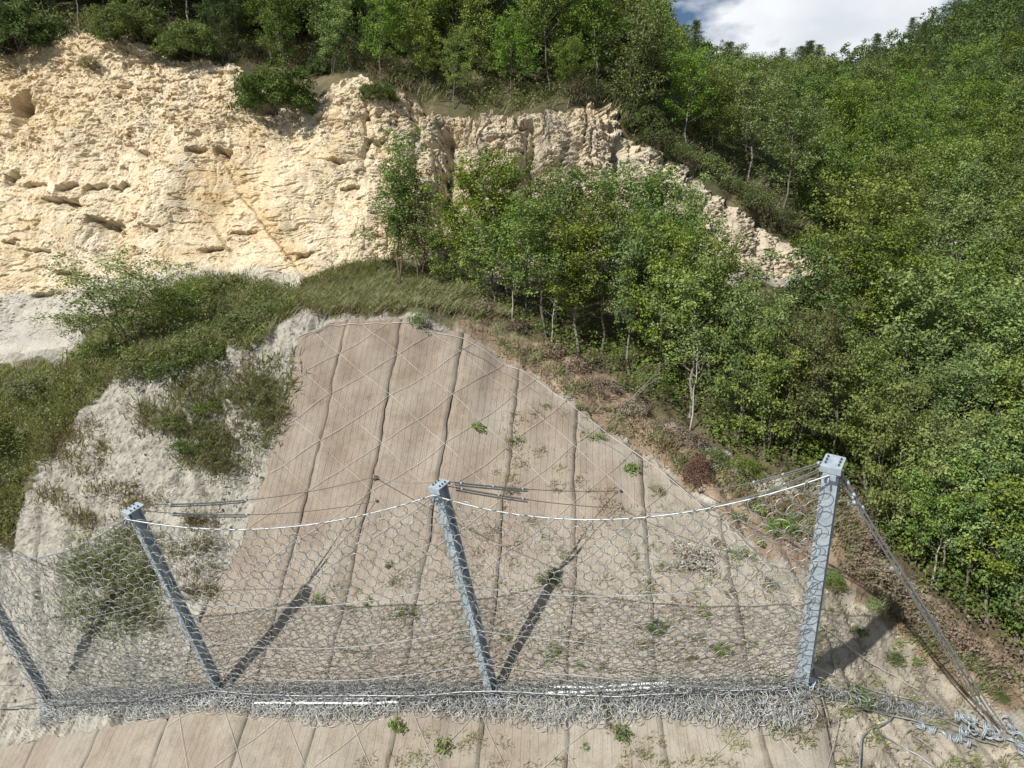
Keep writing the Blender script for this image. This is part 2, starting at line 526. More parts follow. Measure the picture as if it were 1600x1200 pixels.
# ------------------------------------------------------------------ cliff
def cliff_material():
    m, N, L, b = newmat('marl_rock')
    tc = N.new('ShaderNodeTexCoord').outputs['Object']
    c = attr(N, 'rock_colour').outputs['Color']
    mp = N.new('ShaderNodeMapping'); mp.inputs['Scale'].default_value = (1, 1, 3.2); L.new(tc, mp.inputs['Vector'])
    n1 = noise_node(N, L, 1.7, 7, .68, tc); n2 = noise_node(N, L, 7, 6, .65, mp.outputs['Vector']); n3 = noise_node(N, L, 30, 3, .6, tc)
    g = ramp(N, L, n1.outputs['Fac'], [(.3, (.86, .83, .78)), (.5, (1, .99, .97)), (.72, (1.13, 1.14, 1.16))]).outputs['Color']
    c2 = mixc(N, L, 1.0, c, g, 'MULTIPLY')
    g2 = ramp(N, L, n2.outputs['Fac'], [(.28, (.74, .70, .64)), (.5, (1, 1, 1)), (.75, (1.1, 1.1, 1.1))]).outputs['Color']
    c3 = mixc(N, L, 1.0, c2, g2, 'MULTIPLY')
    L.new(c3, b.inputs['Base Color'])
    h = mth(N, L, 'ADD', n2.outputs['Fac'], mth(N, L, 'MULTIPLY', n3.outputs['Fac'], .4))
    bump(N, L, b, h, .75, .10)
    return m


RIM = []


def build_cliff():
    xs = np.concatenate([np.arange(-880, -420, 16), np.arange(-420, -60, 4), np.arange(-60, 1330, 2.0)]).astype(float)
    ts = np.linspace(0, 1, 300)
    PX = np.broadcast_to(xs, (len(ts), len(xs)))
    y0, y1 = line_y(6, xs) + 10, line_y(7, xs) - 1
    PY = y0 + (y1 - y0) * ts[:, None]
    pts = G(PX, PY)
    nrm = grid_normals(pts)
    out = nrm * np.array([1, 1, .45]); out /= np.linalg.norm(out, axis=-1)[..., None]
    x, z = pts[..., 0], pts[..., 2]
    right = sstep(520, 720, PX)                                 # the broken, buttressed part
    upper = sstep(300, 170, PY + .10 * (PX - 200) + 40 * fbm(PX * .012, PY * .02, 2.2, 3)) * .75               # lumpy upper part on the near side
    wx = x + .5 * fbm(x * .7, z * .7, 5.2, 3); wz = z + .3 * fbm(x * .5, z * .9, 9.2, 3)
    rough = np.maximum(upper, right)
    d = .80 * fbm(x * .16, z * .16, 2.4, 3) - .12 * np.abs(perlin(x * .5, z * .7, 77.))
    low = d.copy()
    # beds of rock, each stepped a little in or out
    for frq, amp, off in ((1.7, .20, 200), (4.1, .09, 400)):
        bed = wz * frq + .5 * perlin(x * .4, z * .2, off)
        bi = np.floor(bed); bf = bed - bi
        seg = np.floor(wx * frq * .22 + bi * .37)
        d += amp * (hash2(bi + off, seg + 100, 5) - .5 + .5 * (bf - .5)) * (.10 + .30 * upper + .6 * right + .25 * sstep(-.1, .45, fbm(x * .3, z * .35, 6.6 + off, 2)))
    f1, f2, val = voronoi(wx * 1.25, wz * 2.0)
    d += .20 * (val - .5) * np.clip((f2 - f1) * 14, 0, 1) * (.06 + .35 * upper + .9 * right)
    f1, f2, val2 = voronoi(wx * 3.1 + 40, wz * 4.2)
    d += .12 * (val2 - .5) * np.clip((f2 - f1) * 9, 0, 1) * (.15 + .65 * upper + .85 * right)
    # knobbly weathering with sharp re-entrants
    d -= .20 * np.abs(perlin(wx * 1.3, wz * 1.5, 8.1)) * (.04 + .30 * upper + .9 * right)
    d -= .17 * np.abs(perlin(wx * 2.9, wz * 3.6, 18.1)) * (.10 + .45 * upper + .7 * right)
    d -= .11 * np.abs(perlin(wx * 6.1, wz * 8.0, 28.1)) * (.30 + .4 * rough)
    d += .045 * perlin(x * 13, z * 15, 3.1)
    # bedding cracks, broken and uneven
    for frx, frz, wdt, dep, sd in ((.32, 1.5, .05, .34, 1.), (.6, 2.6, .06, .22, 5.), (1.1, 4.8, .07, .12, 9.)):
        cr = perlin(wx * frx, wz * frz, sd * 3.7)
        d -= dep * np.exp(-(cr / wdt) ** 2) * sstep(.05, .4, fbm(x * .7, z * .9, sd * 7.3, 3))
    # small broken hollows lying along the bedding
    for fx, fz, th, dep, sd in ((1.5, 4.2, .50, .30, 2.), (2.8, 7.5, .46, .18, 6.), (5., 12., .40, .13, 11.), (9., 19., .36, .07, 15.)):
        hl = fbm(wx * fx, wz * fz, sd * 5.1, 2, .4)
        d -= dep * sstep(th, th + .10, hl) * (.35 + .65 * np.clip(upper + .6 * right + .3 * fbm(x * .4, z * .4, sd, 2), 0, 1))
    # upright gullies
    gl = np.abs(perlin(wx * .45 + 3.3, z * .16, 1.1))
    d -= (.20 * right + .15) * np.exp(-(gl / .07) ** 2) * sstep(.02, .3, ts)[:, None]
    gl2 = np.abs(perlin(wx * 1.1 + 13.3, z * .3, 5.1))
    d -= (.12 * right + .10) * np.exp(-(gl2 / .08) ** 2)
    for gx, wd, dep, ya, yb in ((705, 20, 1.7, 185, 330), (835, 13, 1.4, 190, 300), (980, 12, .9, 205, 300), (570, 5, .5, 140, 250), (648, 7, .4, 165, 280)):
        cx = gx + 9 * fbm(PY * .03, gx * .1, 0, 3) - (PY - 240) * .05
        d -= dep * np.exp(-(np.abs(PX - cx) / wd) ** 1.4) * sstep(ya - 8, ya + 25, PY) * sstep(yb + 40, yb - 10, PY)
    # rotten scattered holes
    hole = fbm(x * 1.3, z * 2.6, 12.3, 4, .6)
    d -= .36 * sstep(.42, .56, hole) * (.25 + .75 * np.maximum(upper, .2))
    d = low + (d - low) * np.clip(.52 + .26 * upper + .5 * right, 0, 1.05)
    # overhang notches: (centre px, py, half width, height below, depth)
    for cx, cy, hw, hh, dp in ((165, 343, 28, 12, .95), (95, 311, 36, 8, .75), (110, 290, 18, 6, .45), (50, 287, 18, 4, .4), (152, 291, 22, 4, .4), (192, 291, 18, 5, .4), (12, 270, 16, 9, .7), (345, 230, 14, 9, .8), (310, 233, 16, 5, .35), (235, 355, 14, 5, .35), (85, 421, 24, 4, .55), (195, 260, 8, 8, .4), (225, 238, 10, 6, .4), (28, 150, 17, 24, 1.0), (330, 385, 22, 5, .4), (378, 357, 26, 3, .3), (45, 388, 28, 3, .3), (12, 375, 16, 3, .3), (480, 398, 16, 5, .35), (415, 165, 14, 6, .5), (135, 97, 9, 5, .4), (60, 455, 26, 4, .35), (530, 250, 12, 4, .3), (585, 215, 18, 5, .4), (550, 290, 16, 4, .3)):
        sgn = 1 if int(cx) % 2 else -1
        ux = (PX - cx) / hw + .35 * perlin(PX * .11, PY * .11, cx)
        edge = cy + 4 * fbm(PX * .10, cx * .37, .5, 3) + hh * .45 * ux * sgn
        below = PY - edge
        side = np.clip((1.05 - np.abs(ux)) * 2.2 + .5 * perlin(PX * .2, PY * .2, 4.), 0, 1) * np.clip(.75 + .4 * ux * sgn, .2, 1)
        d -= 1.5 * dp * side * sstep(-1.2, 1.2, below) * np.clip(1 - below / (hh * 2.4), 0, 1)
        d += dp * .30 * np.clip(side * 1.3, 0, 1) * sstep(-22, -2, below) * sstep(1.5, -1.0, below)
    # the slanting crack with its smooth ochre slab
    crk = np.interp(PY, [240, 290, 330, 380, 440], [345, 362, 395, 430, 480]) + 5 * fbm(PY * .05, 3.3, 0, 3)
    inz = sstep(232, 250, PY) * sstep(450, 430, PY)
    d -= .16 * np.exp(-((PX - crk) / 3.0) ** 2) * inz * (.5 + .7 * perlin(PY * .08, 1.2))
    d += .26 * sstep(-2, 3, PX - crk) * sstep(60, 20, PX - crk) * inz
    crk2 = np.interp(PY, [350, 400], [325, 360]) + 3 * fbm(PY * .08, 7.3)
    d -= .2 * np.exp(-((PX - crk2) / 3.0) ** 2) * sstep(345, 355, PY) * sstep(402, 390, PY)
    # soft grey foot
    foot = sstep(.03, .18, ts)[:, None] * np.ones_like(PX)
    d *= .3 + .7 * foot
    d -= .35 * (1 - sstep(.0, .05, ts))[:, None]
    d = d * sstep(1330, 1250, PX)
    d[-6:] = np.maximum(d[-6:], -1.3)
    pts2 = pts + out * d[..., None]
    RIM.extend([xs, pts2[-1] - pts[-1]])
    # colour of the rock itself
    n = fbm(x * .25, z * .3, 4.4, 4); n2 = fbm(x * .5, z * 1.6, 14.4, 4); n3 = fbm(x * 1.4, z * .35, 24.4, 3)
    cream = np.array([.64, .55, .39]); ochre = np.array([.55, .395, .20]); grey = np.array([.44, .405, .34]); white = np.array([.61, .57, .49]); dark = np.array([.27, .24, .195])
    col = np.zeros(PX.shape + (3,)); col[:] = cream

    def blend(w, c):
        nonlocal col
        w = np.clip(w, 0, 1)[..., None]; col = col * (1 - w) + c * w
    blend(sstep(.0, .6, n) * .25, white)
    blend(sstep(.1, .6, n2) * .36, ochre)
    blend(sstep(.1, .5, fbm(x * .9, z * .12, 44.4, 4)) * .20, ochre)
    blend(sstep(.25, .6, fbm(x * .35, z * 2.6, 54.4, 4)) * .25, np.array([.56, .40, .27]))
    blend(right * (.5 + .4 * n3), grey * .92)
    blend(sstep(-.1, .5, n3) * right * .4, dark)
    blend(sstep(.2, .6, fbm(x * 1.8, z * 3.2, 31., 4)) * .35, dark)
    blend(sstep(260, 180, PY) * sstep(260, 60, PX) * .35, ochre)
    blend(np.exp(-((PX - 335) / 26) ** 2) * sstep(240, 262, PY) * sstep(420, 320, PY) * (.55 + .6 * n2), ochre)
    blend(sstep(-2, 4, PX - crk) * sstep(48, 10, PX - crk) * inz * .5, ochre)
    blend(np.exp(-((PX - crk) / 3) ** 2) * inz * .7, ochre * .7)
    blend(sstep(560, 600, PX) * sstep(200, 130, PY) * .4, ochre)
    fl = np.interp(PX, [0, 80, 280, 400, 470], [455, 450, 420, 418, 425])
    blend(sstep(-6, 8, PY - fl + 8 * n2) * sstep(520, 440, PX) * .9, np.array([.43, .41, .36]))
    blend(sstep(500, 510, PY + 6 * n2) * sstep(545, 530, PY) * sstep(140, 60, PX) * .6, np.array([.36, .35, .32]))
    blend(sstep(1080, 1150, PX) * .5, np.array([.52, .45, .35]))
    c4 = np.concatenate([col, np.ones(col.shape[:2] + (1,))], -1)
    me = mesh_np('cliff', pts2, grid_faces(*pts2.shape[:2]), cliff_material(), False, {'rock_colour': ('POINT', 'FLOAT_COLOR', c4)})
    link('cliff', me, kind='structure', label='tall cream and ochre marl cliff with ledges and shadowed notches')


build_cliff()


def build_hill():
    # hill above the cliff
    xs = np.arange(-880, 2390, 9.0)
    ts = np.linspace(0, 1, 150)
    PX = np.broadcast_to(xs, (len(ts), len(xs)))
    y0, y1 = line_y(7, xs) - 1, line_y(9, xs)
    PY = y0 + (y1 - y0) * ts[:, None] ** 1.3
    pts = G(PX, PY)
    nrm = grid_normals(pts)
    fade = np.clip(ts[:, None] * 8, 0, 1)
    pts = pts + nrm * ((.5 * fbm(pts[..., 0] * .15, pts[..., 1] * .15, 3.3, 4) + .15 * fbm(pts[..., 0] * .9, pts[..., 1] * .9, 1.3, 3)) * fade)[..., None]
    # the rim follows the broken edge of the rock
    off = np.stack([np.interp(xs, RIM[0], RIM[1][:, c], right=0) for c in range(3)], -1)
    pts = pts + off[None] * np.clip(1 - ts[:, None, None] * 9, 0, 1)
    pts[0] += np.array([0, .25, -.5])
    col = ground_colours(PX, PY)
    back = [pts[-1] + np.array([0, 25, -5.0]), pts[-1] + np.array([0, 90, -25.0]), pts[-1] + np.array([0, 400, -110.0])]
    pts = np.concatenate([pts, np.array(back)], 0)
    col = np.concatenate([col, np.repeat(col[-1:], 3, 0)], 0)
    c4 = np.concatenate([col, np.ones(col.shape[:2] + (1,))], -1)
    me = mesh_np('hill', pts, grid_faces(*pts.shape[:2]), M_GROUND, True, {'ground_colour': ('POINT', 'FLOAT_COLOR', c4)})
    link('hill', me, kind='structure', label='steep wooded hillside rising above the cliff to the ridge')


build_hill()


# ------------------------------------------------------------------ the slope under the mats, by across (u) and down (w)
ZTOP = float(G(620, 500)[2])


def uw_of_pix(px, py):
    p = G(px, py)
    w = (ZTOP - p[..., 2]) * 1.35
    return p[..., 0] + .1 * w, w


def slope(u, w, lift=0.0):
    u, w = np.broadcast_arrays(np.asarray(u, float), np.asarray(w, float))
    x = u - .1 * w; z = ZTOP - w / 1.35 - CAMZ
    d = np.full(x.shape, 21.0)
    for _ in range(25):
        y = (d + z * SP) / CP
        h = y * SP + z * CP
        d = .3 * d + .7 * D(800 + FPX * x / d, 600 - FPX * h / d)
    p = np.stack([x, (d + z * SP) / CP, z + CAMZ], -1)
    n = np.array([0.05, -.72, .69])
    return p + n * (soil_bumps(p) + lift)[..., None]


def mat_material():
    m, N, L, b = newmat('coir_mat')
    uv = attr(N, 'strip').outputs['Vector']
    tc = N.new('ShaderNodeTexCoord').outputs['Object']
    sp = N.new('ShaderNodeSeparateXYZ'); L.new(uv, sp.inputs[0])
    wob = noise_node(N, L, 1.2, 3, .5, tc)
    u = mth(N, L, 'ADD', sp.outputs['X'], mth(N, L, 'MULTIPLY', wob.outputs['Fac'], .12))
    # stitch threads about every 0.36 m
    fr = mth(N, L, 'FRACT', mth(N, L, 'MULTIPLY', u, 4.8))
    dist = mth(N, L, 'ABSOLUTE', mth(N, L, 'SUBTRACT', fr, .5))
    brk = noise_node(N, L, 3.5, 3, .6, tc)
    thr = mth(N, L, 'MULTIPLY', mth(N, L, 'LESS_THAN', dist, .04), mth(N, L, 'GREATER_THAN', brk.outputs['Fac'], .40))
    fr2 = mth(N, L, 'FRACT', mth(N, L, 'MULTIPLY', u, 13.1))
    thr2 = mth(N, L, 'MULTIPLY', mth(N, L, 'LESS_THAN', mth(N, L, 'ABSOLUTE', mth(N, L, 'SUBTRACT', fr2, .5)), .10), mth(N, L, 'GREATER_THAN', brk.outputs['Fac'], .53))
    thr = mth(N, L, 'MAXIMUM', thr, mth(N, L, 'MULTIPLY', thr2, .6))
    # fibres run down the slope
    mp = N.new('ShaderNodeMapping'); mp.inputs['Scale'].default_value = (34, 5, 1); L.new(uv, mp.inputs['Vector'])
    fib = noise_node(N, L, 1.0, 4, .65, mp.outputs['Vector'])
    big = noise_node(N, L, .55, 5, .6, tc)
    sml = noise_node(N, L, 48, 3, .6, tc)
    c = ramp(N, L, big.outputs['Fac'], [(.28, (.195, .152, .115)), (.5, (.250, .205, .160)), (.72, (.285, .252, .208))]).outputs['Color']
    c = mixc(N, L, 1.0, c, ramp(N, L, fib.outputs['Fac'], [(.3, (.90, .895, .89)), (.7, (1.08, 1.08, 1.08))]).outputs['Color'], 'MULTIPLY')
    c = mixc(N, L, 1.0, c, ramp(N, L, sml.outputs['Fac'], [(.3, (.74, .735, .73)), (.7, (1.22, 1.22, 1.22))]).outputs['Color'], 'MULTIPLY')
    pale = attr(N, 'pale').outputs['Fac']
    sm = noise_node(N, L, 1.9, 6, .7, tc)
    c = mixc(N, L, 1.0, c, ramp(N, L, sm.outputs['Fac'], [(.28, (.78, .755, .73)), (.46, (1, 1, 1)), (.8, (1.08, 1.08, 1.08))]).outputs['Color'], 'MULTIPLY')
    c = mixc(N, L, pale, c, mixc(N, L, 1.0, ramp(N, L, sml.outputs['Fac'], [(.3, (.8, .8, .8)), (.7, (1.18, 1.18, 1.18))]).outputs['Color'], ramp(N, L, sm.outputs['Fac'], [(.3, (.21, .18, .14)), (.5, (.29, .258, .205)), (.7, (.325, .30, .25))]).outputs['Color'], 'MULTIPLY'))
    thr = mth(N, L, 'MULTIPLY', thr, mth(N, L, 'SUBTRACT', 1.0, mth(N, L, 'MULTIPLY', pale, .45)))
    c = mixc(N, L, mth(N, L, 'MULTIPLY', thr, .5), c, (.09, .075, .06))
    L.new(c, b.inputs['Base Color'])
    h = mth(N, L, 'ADD', mth(N, L, 'MULTIPLY', fib.outputs['Fac'], .6), mth(N, L, 'SUBTRACT', mth(N, L, 'MULTIPLY', sml.outputs['Fac'], .5), mth(N, L, 'MULTIPLY', thr, .5)))
    bump(N, L, b, h, .6, .03)
    b.inputs['Specular IOR Level'].default_value = .1
    return m


M_MAT = mat_material()
# outline of the mats in slope coordinates
TOPL = [(-1100, 1212), (-300, 1197), (0, 1168), (80, 1150), (180, 1137), (262, 1120)]
TOPR = [(470, 522), (520, 499), (580, 498), (640, 500), (725, 523), (815, 575), (900, 635), (985, 695), (1060, 750), (1120, 800), (1200, 880), (1240, 960), (1280, 1080), (1320, 1130), (1345, 1200), (1400, 1400)]
LEFT = [(470, 522), (463, 545), (455, 590), (430, 690), (400, 790), (372, 850), (330, 930), (300, 1000), (280, 1060), (262, 1120)]
tl = np.array([uw_of_pix(*q) for q in TOPL]); tr = np.array([uw_of_pix(*q) for q in TOPR]); le = np.array([uw_of_pix(*q) for q in LEFT])
UL0 = tl[-1, 0]
SEAMS = [-21.6, -19.4, -17.2, -15.0, -12.8, -10.7, UL0 + .15]
SEAMS2 = [tr[0, 0] - .9, -5.95, -3.92, -1.72, .52, 2.62, 4.75, 6.85, 8.3]
WEND = 20.0


def mat_w0(u):
    return np.interp(u, tr[:, 0], tr[:, 1])


def mat_strip(u0, u1, top, leftf, idx, label):
    nu, nw = 13, 190
    a = np.linspace(0, 1, nu)[None, :]
    t = np.linspace(0, 1, nw)[:, None]
    uu = u0 + (u1 - u0) * a
    wt = np.interp(uu, top[:, 0], top[:, 1]) + .16 * perlin(uu * 2.1, idx * 3.3) + (.35 * np.abs(perlin(uu * 4.3, idx * 1.7, 2.)) + .2 * perlin(uu * 9., idx * .7, 2.)) * sstep(0, 2, uu)
    w = wt + (WEND - wt) * t
    gap = .003 + .085 * (perlin(w * .45, idx * 7.7, 1.0) + .05).clip(0) * sstep(13, 9, w) + .03 * (perlin(w * 2.3, idx, 4.)).clip(0)
    wander = .06 * perlin(w * .4, 11.0, 0)
    lo = u0 + gap * .6 + wander + .12 * perlin(w * .5, u0 * 9.0, 0) + .05 * perlin(w * 2.2, u0 * 9.0, 5)
    hi = u1 - gap * .6 + wander + .12 * perlin(w * .5, u1 * 9.0, 0) + .05 * perlin(w * 2.2, u1 * 9.0, 5)
    if leftf is not None:
        lo = np.maximum(lo * 0 + u0, np.interp(w, leftf[:, 1], leftf[:, 0]) + .08 * perlin(w * 1.7, 5.5, 0) + .05 * perlin(w * 6, 5.5, 0))
    hi = np.maximum(hi, lo + .02)
    u = lo + (hi - lo) * a
    lift = .035 + .018 * perlin(u * 1.7, w * .7, idx * 1.0) + .022 * np.abs(2 * a - 1) ** 6 * perlin(w * .6, idx * 2.2, 8)
    p = slope(u, w, lift)
    px, py, _ = topix(p)
    pale = np.clip(.08 + .42 * sstep(720, 950, py) + .55 * sstep(780, 1150, px) + .55 * fbm(u * .7, w * .45, 3.3, 4) + .7 * sstep(1.3, .1, w - np.interp(u, top[:, 0], top[:, 1])) * sstep(.5, 2.5, u), 0, .92)
    uvw = np.stack([u, w, 0 * u], -1)
    # a folded-down rim gives the mat its thickness
    pr = slope(np.concatenate([u[:, :1], u[:, -1:]], 1), np.concatenate([w[:, :1], w[:, -1:]], 1), -.04 + 0 * w[:, [0, -1]])
    allp = np.concatenate([pr[:, :1], p, pr[:, 1:]], 1)
    uvw = np.concatenate([uvw[:, :1], uvw, uvw[:, -1:]], 1); pale = np.concatenate([pale[:, :1], pale, pale[:, -1:]], 1)
    me = mesh_np('erosion_mat', allp, grid_faces(*allp.shape[:2])[:, ::-1], M_MAT, True,
                 {'strip': ('POINT', 'FLOAT_VECTOR', uvw), 'pale': ('POINT', 'FLOAT', pale)})
    link('erosion_mat', me, label=label, cat='erosion mat', group='brown erosion control mats laid side by side down the slope')


MAT_LABELS = ['brown mat strip along the pale eroded gully, at the outer edge of the matting',
              'wide brown mat strip with a dark bulge stain, second from the pale gully',
              'brown mat strip topped by a tall weed, third from the pale gully',
              'brown mat strip passing behind the middle post head, fourth from the pale gully',
              'brown mat strip with the split dark seam, fifth from the pale gully',
              'paler mat strip below the dry brush, sixth from the pale gully',
              'pale mat strip under the whitish dried plant, seventh from the pale gully',
              'short soil-covered mat strip beside the foot of the end post']
LOW_LABELS = ['reddish mat strip beyond the frame corner under the net', 'reddish mat strip cut by the frame corner under the net', 'reddish mat strip far down under the net bag, outermost', 'reddish mat strip under the net bag, second from its outer end',
              'reddish mat strip just below the outermost post', 'reddish mat strip showing below the net between two posts']
for k in range(len(SEAMS) - 1):
    mat_strip(SEAMS[k], SEAMS[k + 1], tl, None, 20 + k, LOW_LABELS[k])
for k in range(len(SEAMS2) - 1):
    mat_strip(SEAMS2[k], SEAMS2[k + 1], tr, le if k == 0 else None, k, MAT_LABELS[k])

ORD = ['first', 'second', 'third', 'fourth', 'fifth', 'sixth', 'seventh', 'eighth', 'ninth', 'tenth', 'eleventh', 'twelfth', 'thirteenth', 'fourteenth', 'fifteenth', 'sixteenth', 'seventeenth', 'eighteenth', 'nineteenth', 'twentieth']


def ordn(i):
    """0 -> first"""
    if i < 20: return ORD[i]
    n = i + 1
    t = {2: 'twenty', 3: 'thirty', 4: 'forty', 5: 'fifty', 6: 'sixty', 7: 'seventy', 8: 'eighty', 9: 'ninety'}[n // 10]
    return (t + '-' + ORD[n % 10 - 1]) if n % 10 else t[:-1] + 'ieth'


def rope_obj(pts, rad, mat, name, label, cat, group=None, n=6, parent=None):
    v, f = tube_arrays(pts, rad, n)
    me = mesh_np(name, v, f, mat, True)
    return link(name, me, parent, label, cat, group)


# lattice of thin ropes over the mats
PIT, SW = 1.86, 2.12
U00, W00 = -5.95, float(uw_of_pix(541, 551)[1])
for fam in (1, -1):
    fin = []
    for c in range(-14, 16):
        uu = np.linspace(-9.5, 9.5, 120)
        ii = (uu - U00) / SW
        w = W00 + (fam * ii + c) * PIT
        ph = (ii * 2) % 1
        sagw = .06 * np.sin(np.pi * ((ii) % 1))
        ok = (w > mat_w0(uu) - .15) & (w < 16) & (uu > np.interp(w, le[:, 1], le[:, 0]) + .05)
        if ok.sum() > 4:
            us, ws = uu[ok], (w + sagw + .05 * perlin(uu * .9, c * 3.1, fam))[ok]
            lift = .055 + .03 * np.abs(np.sin(np.pi * ii[ok] * 2))
            fin.append((ws.mean(), slope(us, ws, lift)))
    fin.sort(key=lambda q: q[0])
    for k, (_, pts) in enumerate(fin):
        rope_obj(pts, .0072, M_THIN, 'mesh_rope',
                 f'{ordn(k)} thin rope from the top of those running {"down" if fam > 0 else "up"} the mats towards the trees',
                 'rope', 'thin diagonal ropes holding the mats down', 4)
# border rope along the top edge and the tree-side edge
bu = np.linspace(tr[0, 0], tr[10, 0], 120)
rope_obj(slope(bu, mat_w0(bu) + .18 + .05 * perlin(bu * .8, 2.2), .06 + .04 * np.abs(perlin(bu * 1.1, 9.))), .012, M_THIN, 'border_rope',
         'pale rope following the top edge of the brown mats', 'rope')
bu2 = np.linspace(tr[4, 0], tr[12, 0], 120)
rope_obj(slope(bu2, mat_w0(bu2) + .55 + .1 * perlin(bu2 * .5, 5.2), .08 + .05 * np.abs(perlin(bu2 * .9, 3.))), .012, M_ROPED, 'border_rope',
         'dark slack rope just inside the tree-side mat edge', 'rope')

# ------------------------------------------------------------------ barrier posts
POSTS = [((78, 1098), (-75, 830), 6.9), ((345, 1080), (205, 790), 6.7), ((770, 1083), (685, 752), 6.6), ((1253, 1071), (1303, 716), 6.5)]


def solve_top(base, px, py, Ln):
    r = P(px, py, 1.0) - np.array([0, 0, CAMZ])
    b0 = base - np.array([0, 0, CAMZ])
    a = r @ r; b = -2 * r @ b0; c = b0 @ b0 - Ln * Ln
    return r * ((-b - math.sqrt(b * b - 4 * a * c)) / (2 * a)) + np.array([0, 0, CAMZ])


BASE, TOP = [], []
for (bx, by), (tx, ty), Ln in POSTS:
    b = G(bx, by); BASE.append(b); TOP.append(solve_top(b, tx, ty, Ln))
# one more post beyond the frame carries the last bay
BASE.insert(0, BASE[0] + (BASE[0] - BASE[1]) * 1.0 + np.array([0, .6, -.4])); TOP.insert(0, BASE[0] + (TOP[0] - BASE[1]))
BASE, TOP = np.array(BASE), np.array(TOP)
AX = (TOP - BASE) / np.linalg.norm(TOP - BASE, axis=1)[:, None]


def post_frame(i, rot=15.0):
    a = AX[i]
    line = BASE[-1] - BASE[1]; line = line / np.linalg.norm(line)
    c, s = math.cos(math.radians(rot)), math.sin(math.radians(rot))
    nrm = np.cross(line, a); nrm /= np.linalg.norm(nrm)
    if nrm[1] > 0: nrm = -nrm
    sid = np.cross(a, -nrm); sid /= np.linalg.norm(sid)
    if sid[0] < 0: sid = -sid
    n2 = nrm * c - sid * s
    s2 = sid * c + nrm * s
    return a, n2 / np.linalg.norm(n2), s2 / np.linalg.norm(s2)


POST_LABELS = ['grey steel barrier post beyond the frame, carrying the outer end of the net', 'grey steel barrier post at the outer end, standing on the pale eroded soil',
               'grey steel barrier post with a wide shaded side, at the edge of the brown mats', 'grey steel barrier post in the middle of the brown mats',
               'grey steel end post beside the trees, its guy ropes running down to the ground']
HEAD = []
for i in range(5):
    a, n, s = post_frame(i, 24)
    root = bpy.data.objects.new('barrier_post', None); COL.objects.link(root)
    root.location = BASE[i]
    root['label'] = POST_LABELS[i]; root['category'] = 'post'; root['group'] = 'steel posts of the rockfall barrier'
    Ln = np.linalg.norm(TOP[i] - BASE[i])
    hw = .13 if i < 4 else .15
    o0 = np.zeros(3)

    def part(name, mb, mat, smooth=False):
        me = mb.mesh(name, mat, smooth)
        ob = link(name, me, root)
        return ob
    ax = np.array([s, n, a])
    mid = a * (Ln / 2 - .1)
    # tapering H beam: two flanges and a web
    for nm, dn in (('front_flange', 1), ('rear_flange', -1)):
        mb = MB(); mb.box(mid + n * dn * (hw - .01), ax, (hw, .012, Ln / 2)); part(nm, mb, M_GAL)
    mb = MB(); mb.box(mid, ax, (.010, hw - .024, Ln / 2 - .004)); part('web', mb, M_GAL)
    for q in np.linspace(.18, .82, 4):
        mb = MB()
        for sd in (-1, 1):
            mb.box(a * Ln * q + s * sd * (hw / 2), ax, (hw / 2 - .014, hw - .026, .008))
        part('stiffener', mb, M_GAL)
    # head: cap plate with front lip, bracket underneath, bolts
    mb = MB(); tp = a * (Ln - .09)
    mb.box(tp, ax, (hw + .035, hw + .06, .013)); part('head_plate', mb, M_GAL2)
    mb = MB(); mb.box(tp + n * (hw + .075) - a * .05, ax, (hw + .04, .012, .07)); mb.box(tp + n * (hw + .05) - a * .20, ax, (hw - .03, .055, .06))
    part('rope_bracket', mb, M_GAL2)
    mb = MB(); mb.box(tp - n * (hw + .075) - a * .04, ax, (hw + .02, .012, .05)); part('rear_bracket', mb, M_GAL2)
    for qs in (-1, 1):
        for qn in (-.6, .0, .6):
            mb = MB(); c0 = tp + s * qs * (hw * .8) + n * qn * hw * 1.2 + a * .013
            mb.cyl(c0, c0 + a * .045, .020, 6); part('bolt', mb, M_BOLT)
    mb = MB(); mb.torus(tp + n * (hw + .12) - a * .26, s, .06, .014, 12, 5); part('shackle', mb, M_GAL2, True)
    # foot: hinge plate on the ground
    gn = np.array([0.05, -.72, .69])
    g2 = np.cross(gn, s); g2 /= np.linalg.norm(g2)
    mb = MB(); mb.box(gn * .02, np.array([s, g2, gn]), (hw + .10, hw + .12, .018)); part('base_plate', mb, M_GAL2)
    mb = MB()
    for sd in (-1, 1):
        mb.box(s * sd * (hw + .03) + gn * .10, np.array([s, g2, gn]), (.012, .09, .09))
    mb.cyl(s * (hw + .07) + gn * .12, -s * (hw + .07) + gn * .12, .025, 8)
    part('hinge', mb, M_GAL2)
    HEAD.append(TOP[i] - a * .22 + n * (hw + .13))
HEAD = np.array(HEAD)
NRM = np.array([post_frame(i, 0)[1] for i in range(5)])


# ------------------------------------------------------------------ ropes of the barrier
def sag(a, b, drop, n=40):
    t = np.linspace(0, 1, n)[:, None]
    return a + (b - a) * t - np.array([0, 0, 1.0]) * drop * 4 * t * (1 - t)


BAYS = [(0, 1, .5), (1, 2, .75), (2, 3, .52), (3, 4, .74)]
BAYN = ['beyond the outermost post', 'between the two outer posts', 'between the gully post and the middle post', 'between the middle post and the end post']
TOPROPE = {}
for (i, j, dr), bn in zip(BAYS, BAYN):
    pts = sag(HEAD[i], HEAD[j], dr, 60)
    TOPROPE[i] = pts
    rope_obj(pts, .019, M_ROPE, 'top_rope', f'thick pale rope sagging along the net top {bn}', 'rope', 'top ropes of the ring net', 8)
FOOT = np.array([BASE[i] + NRM[i] * .30 + np.array([0, 0, .16]) for i in range(5)])


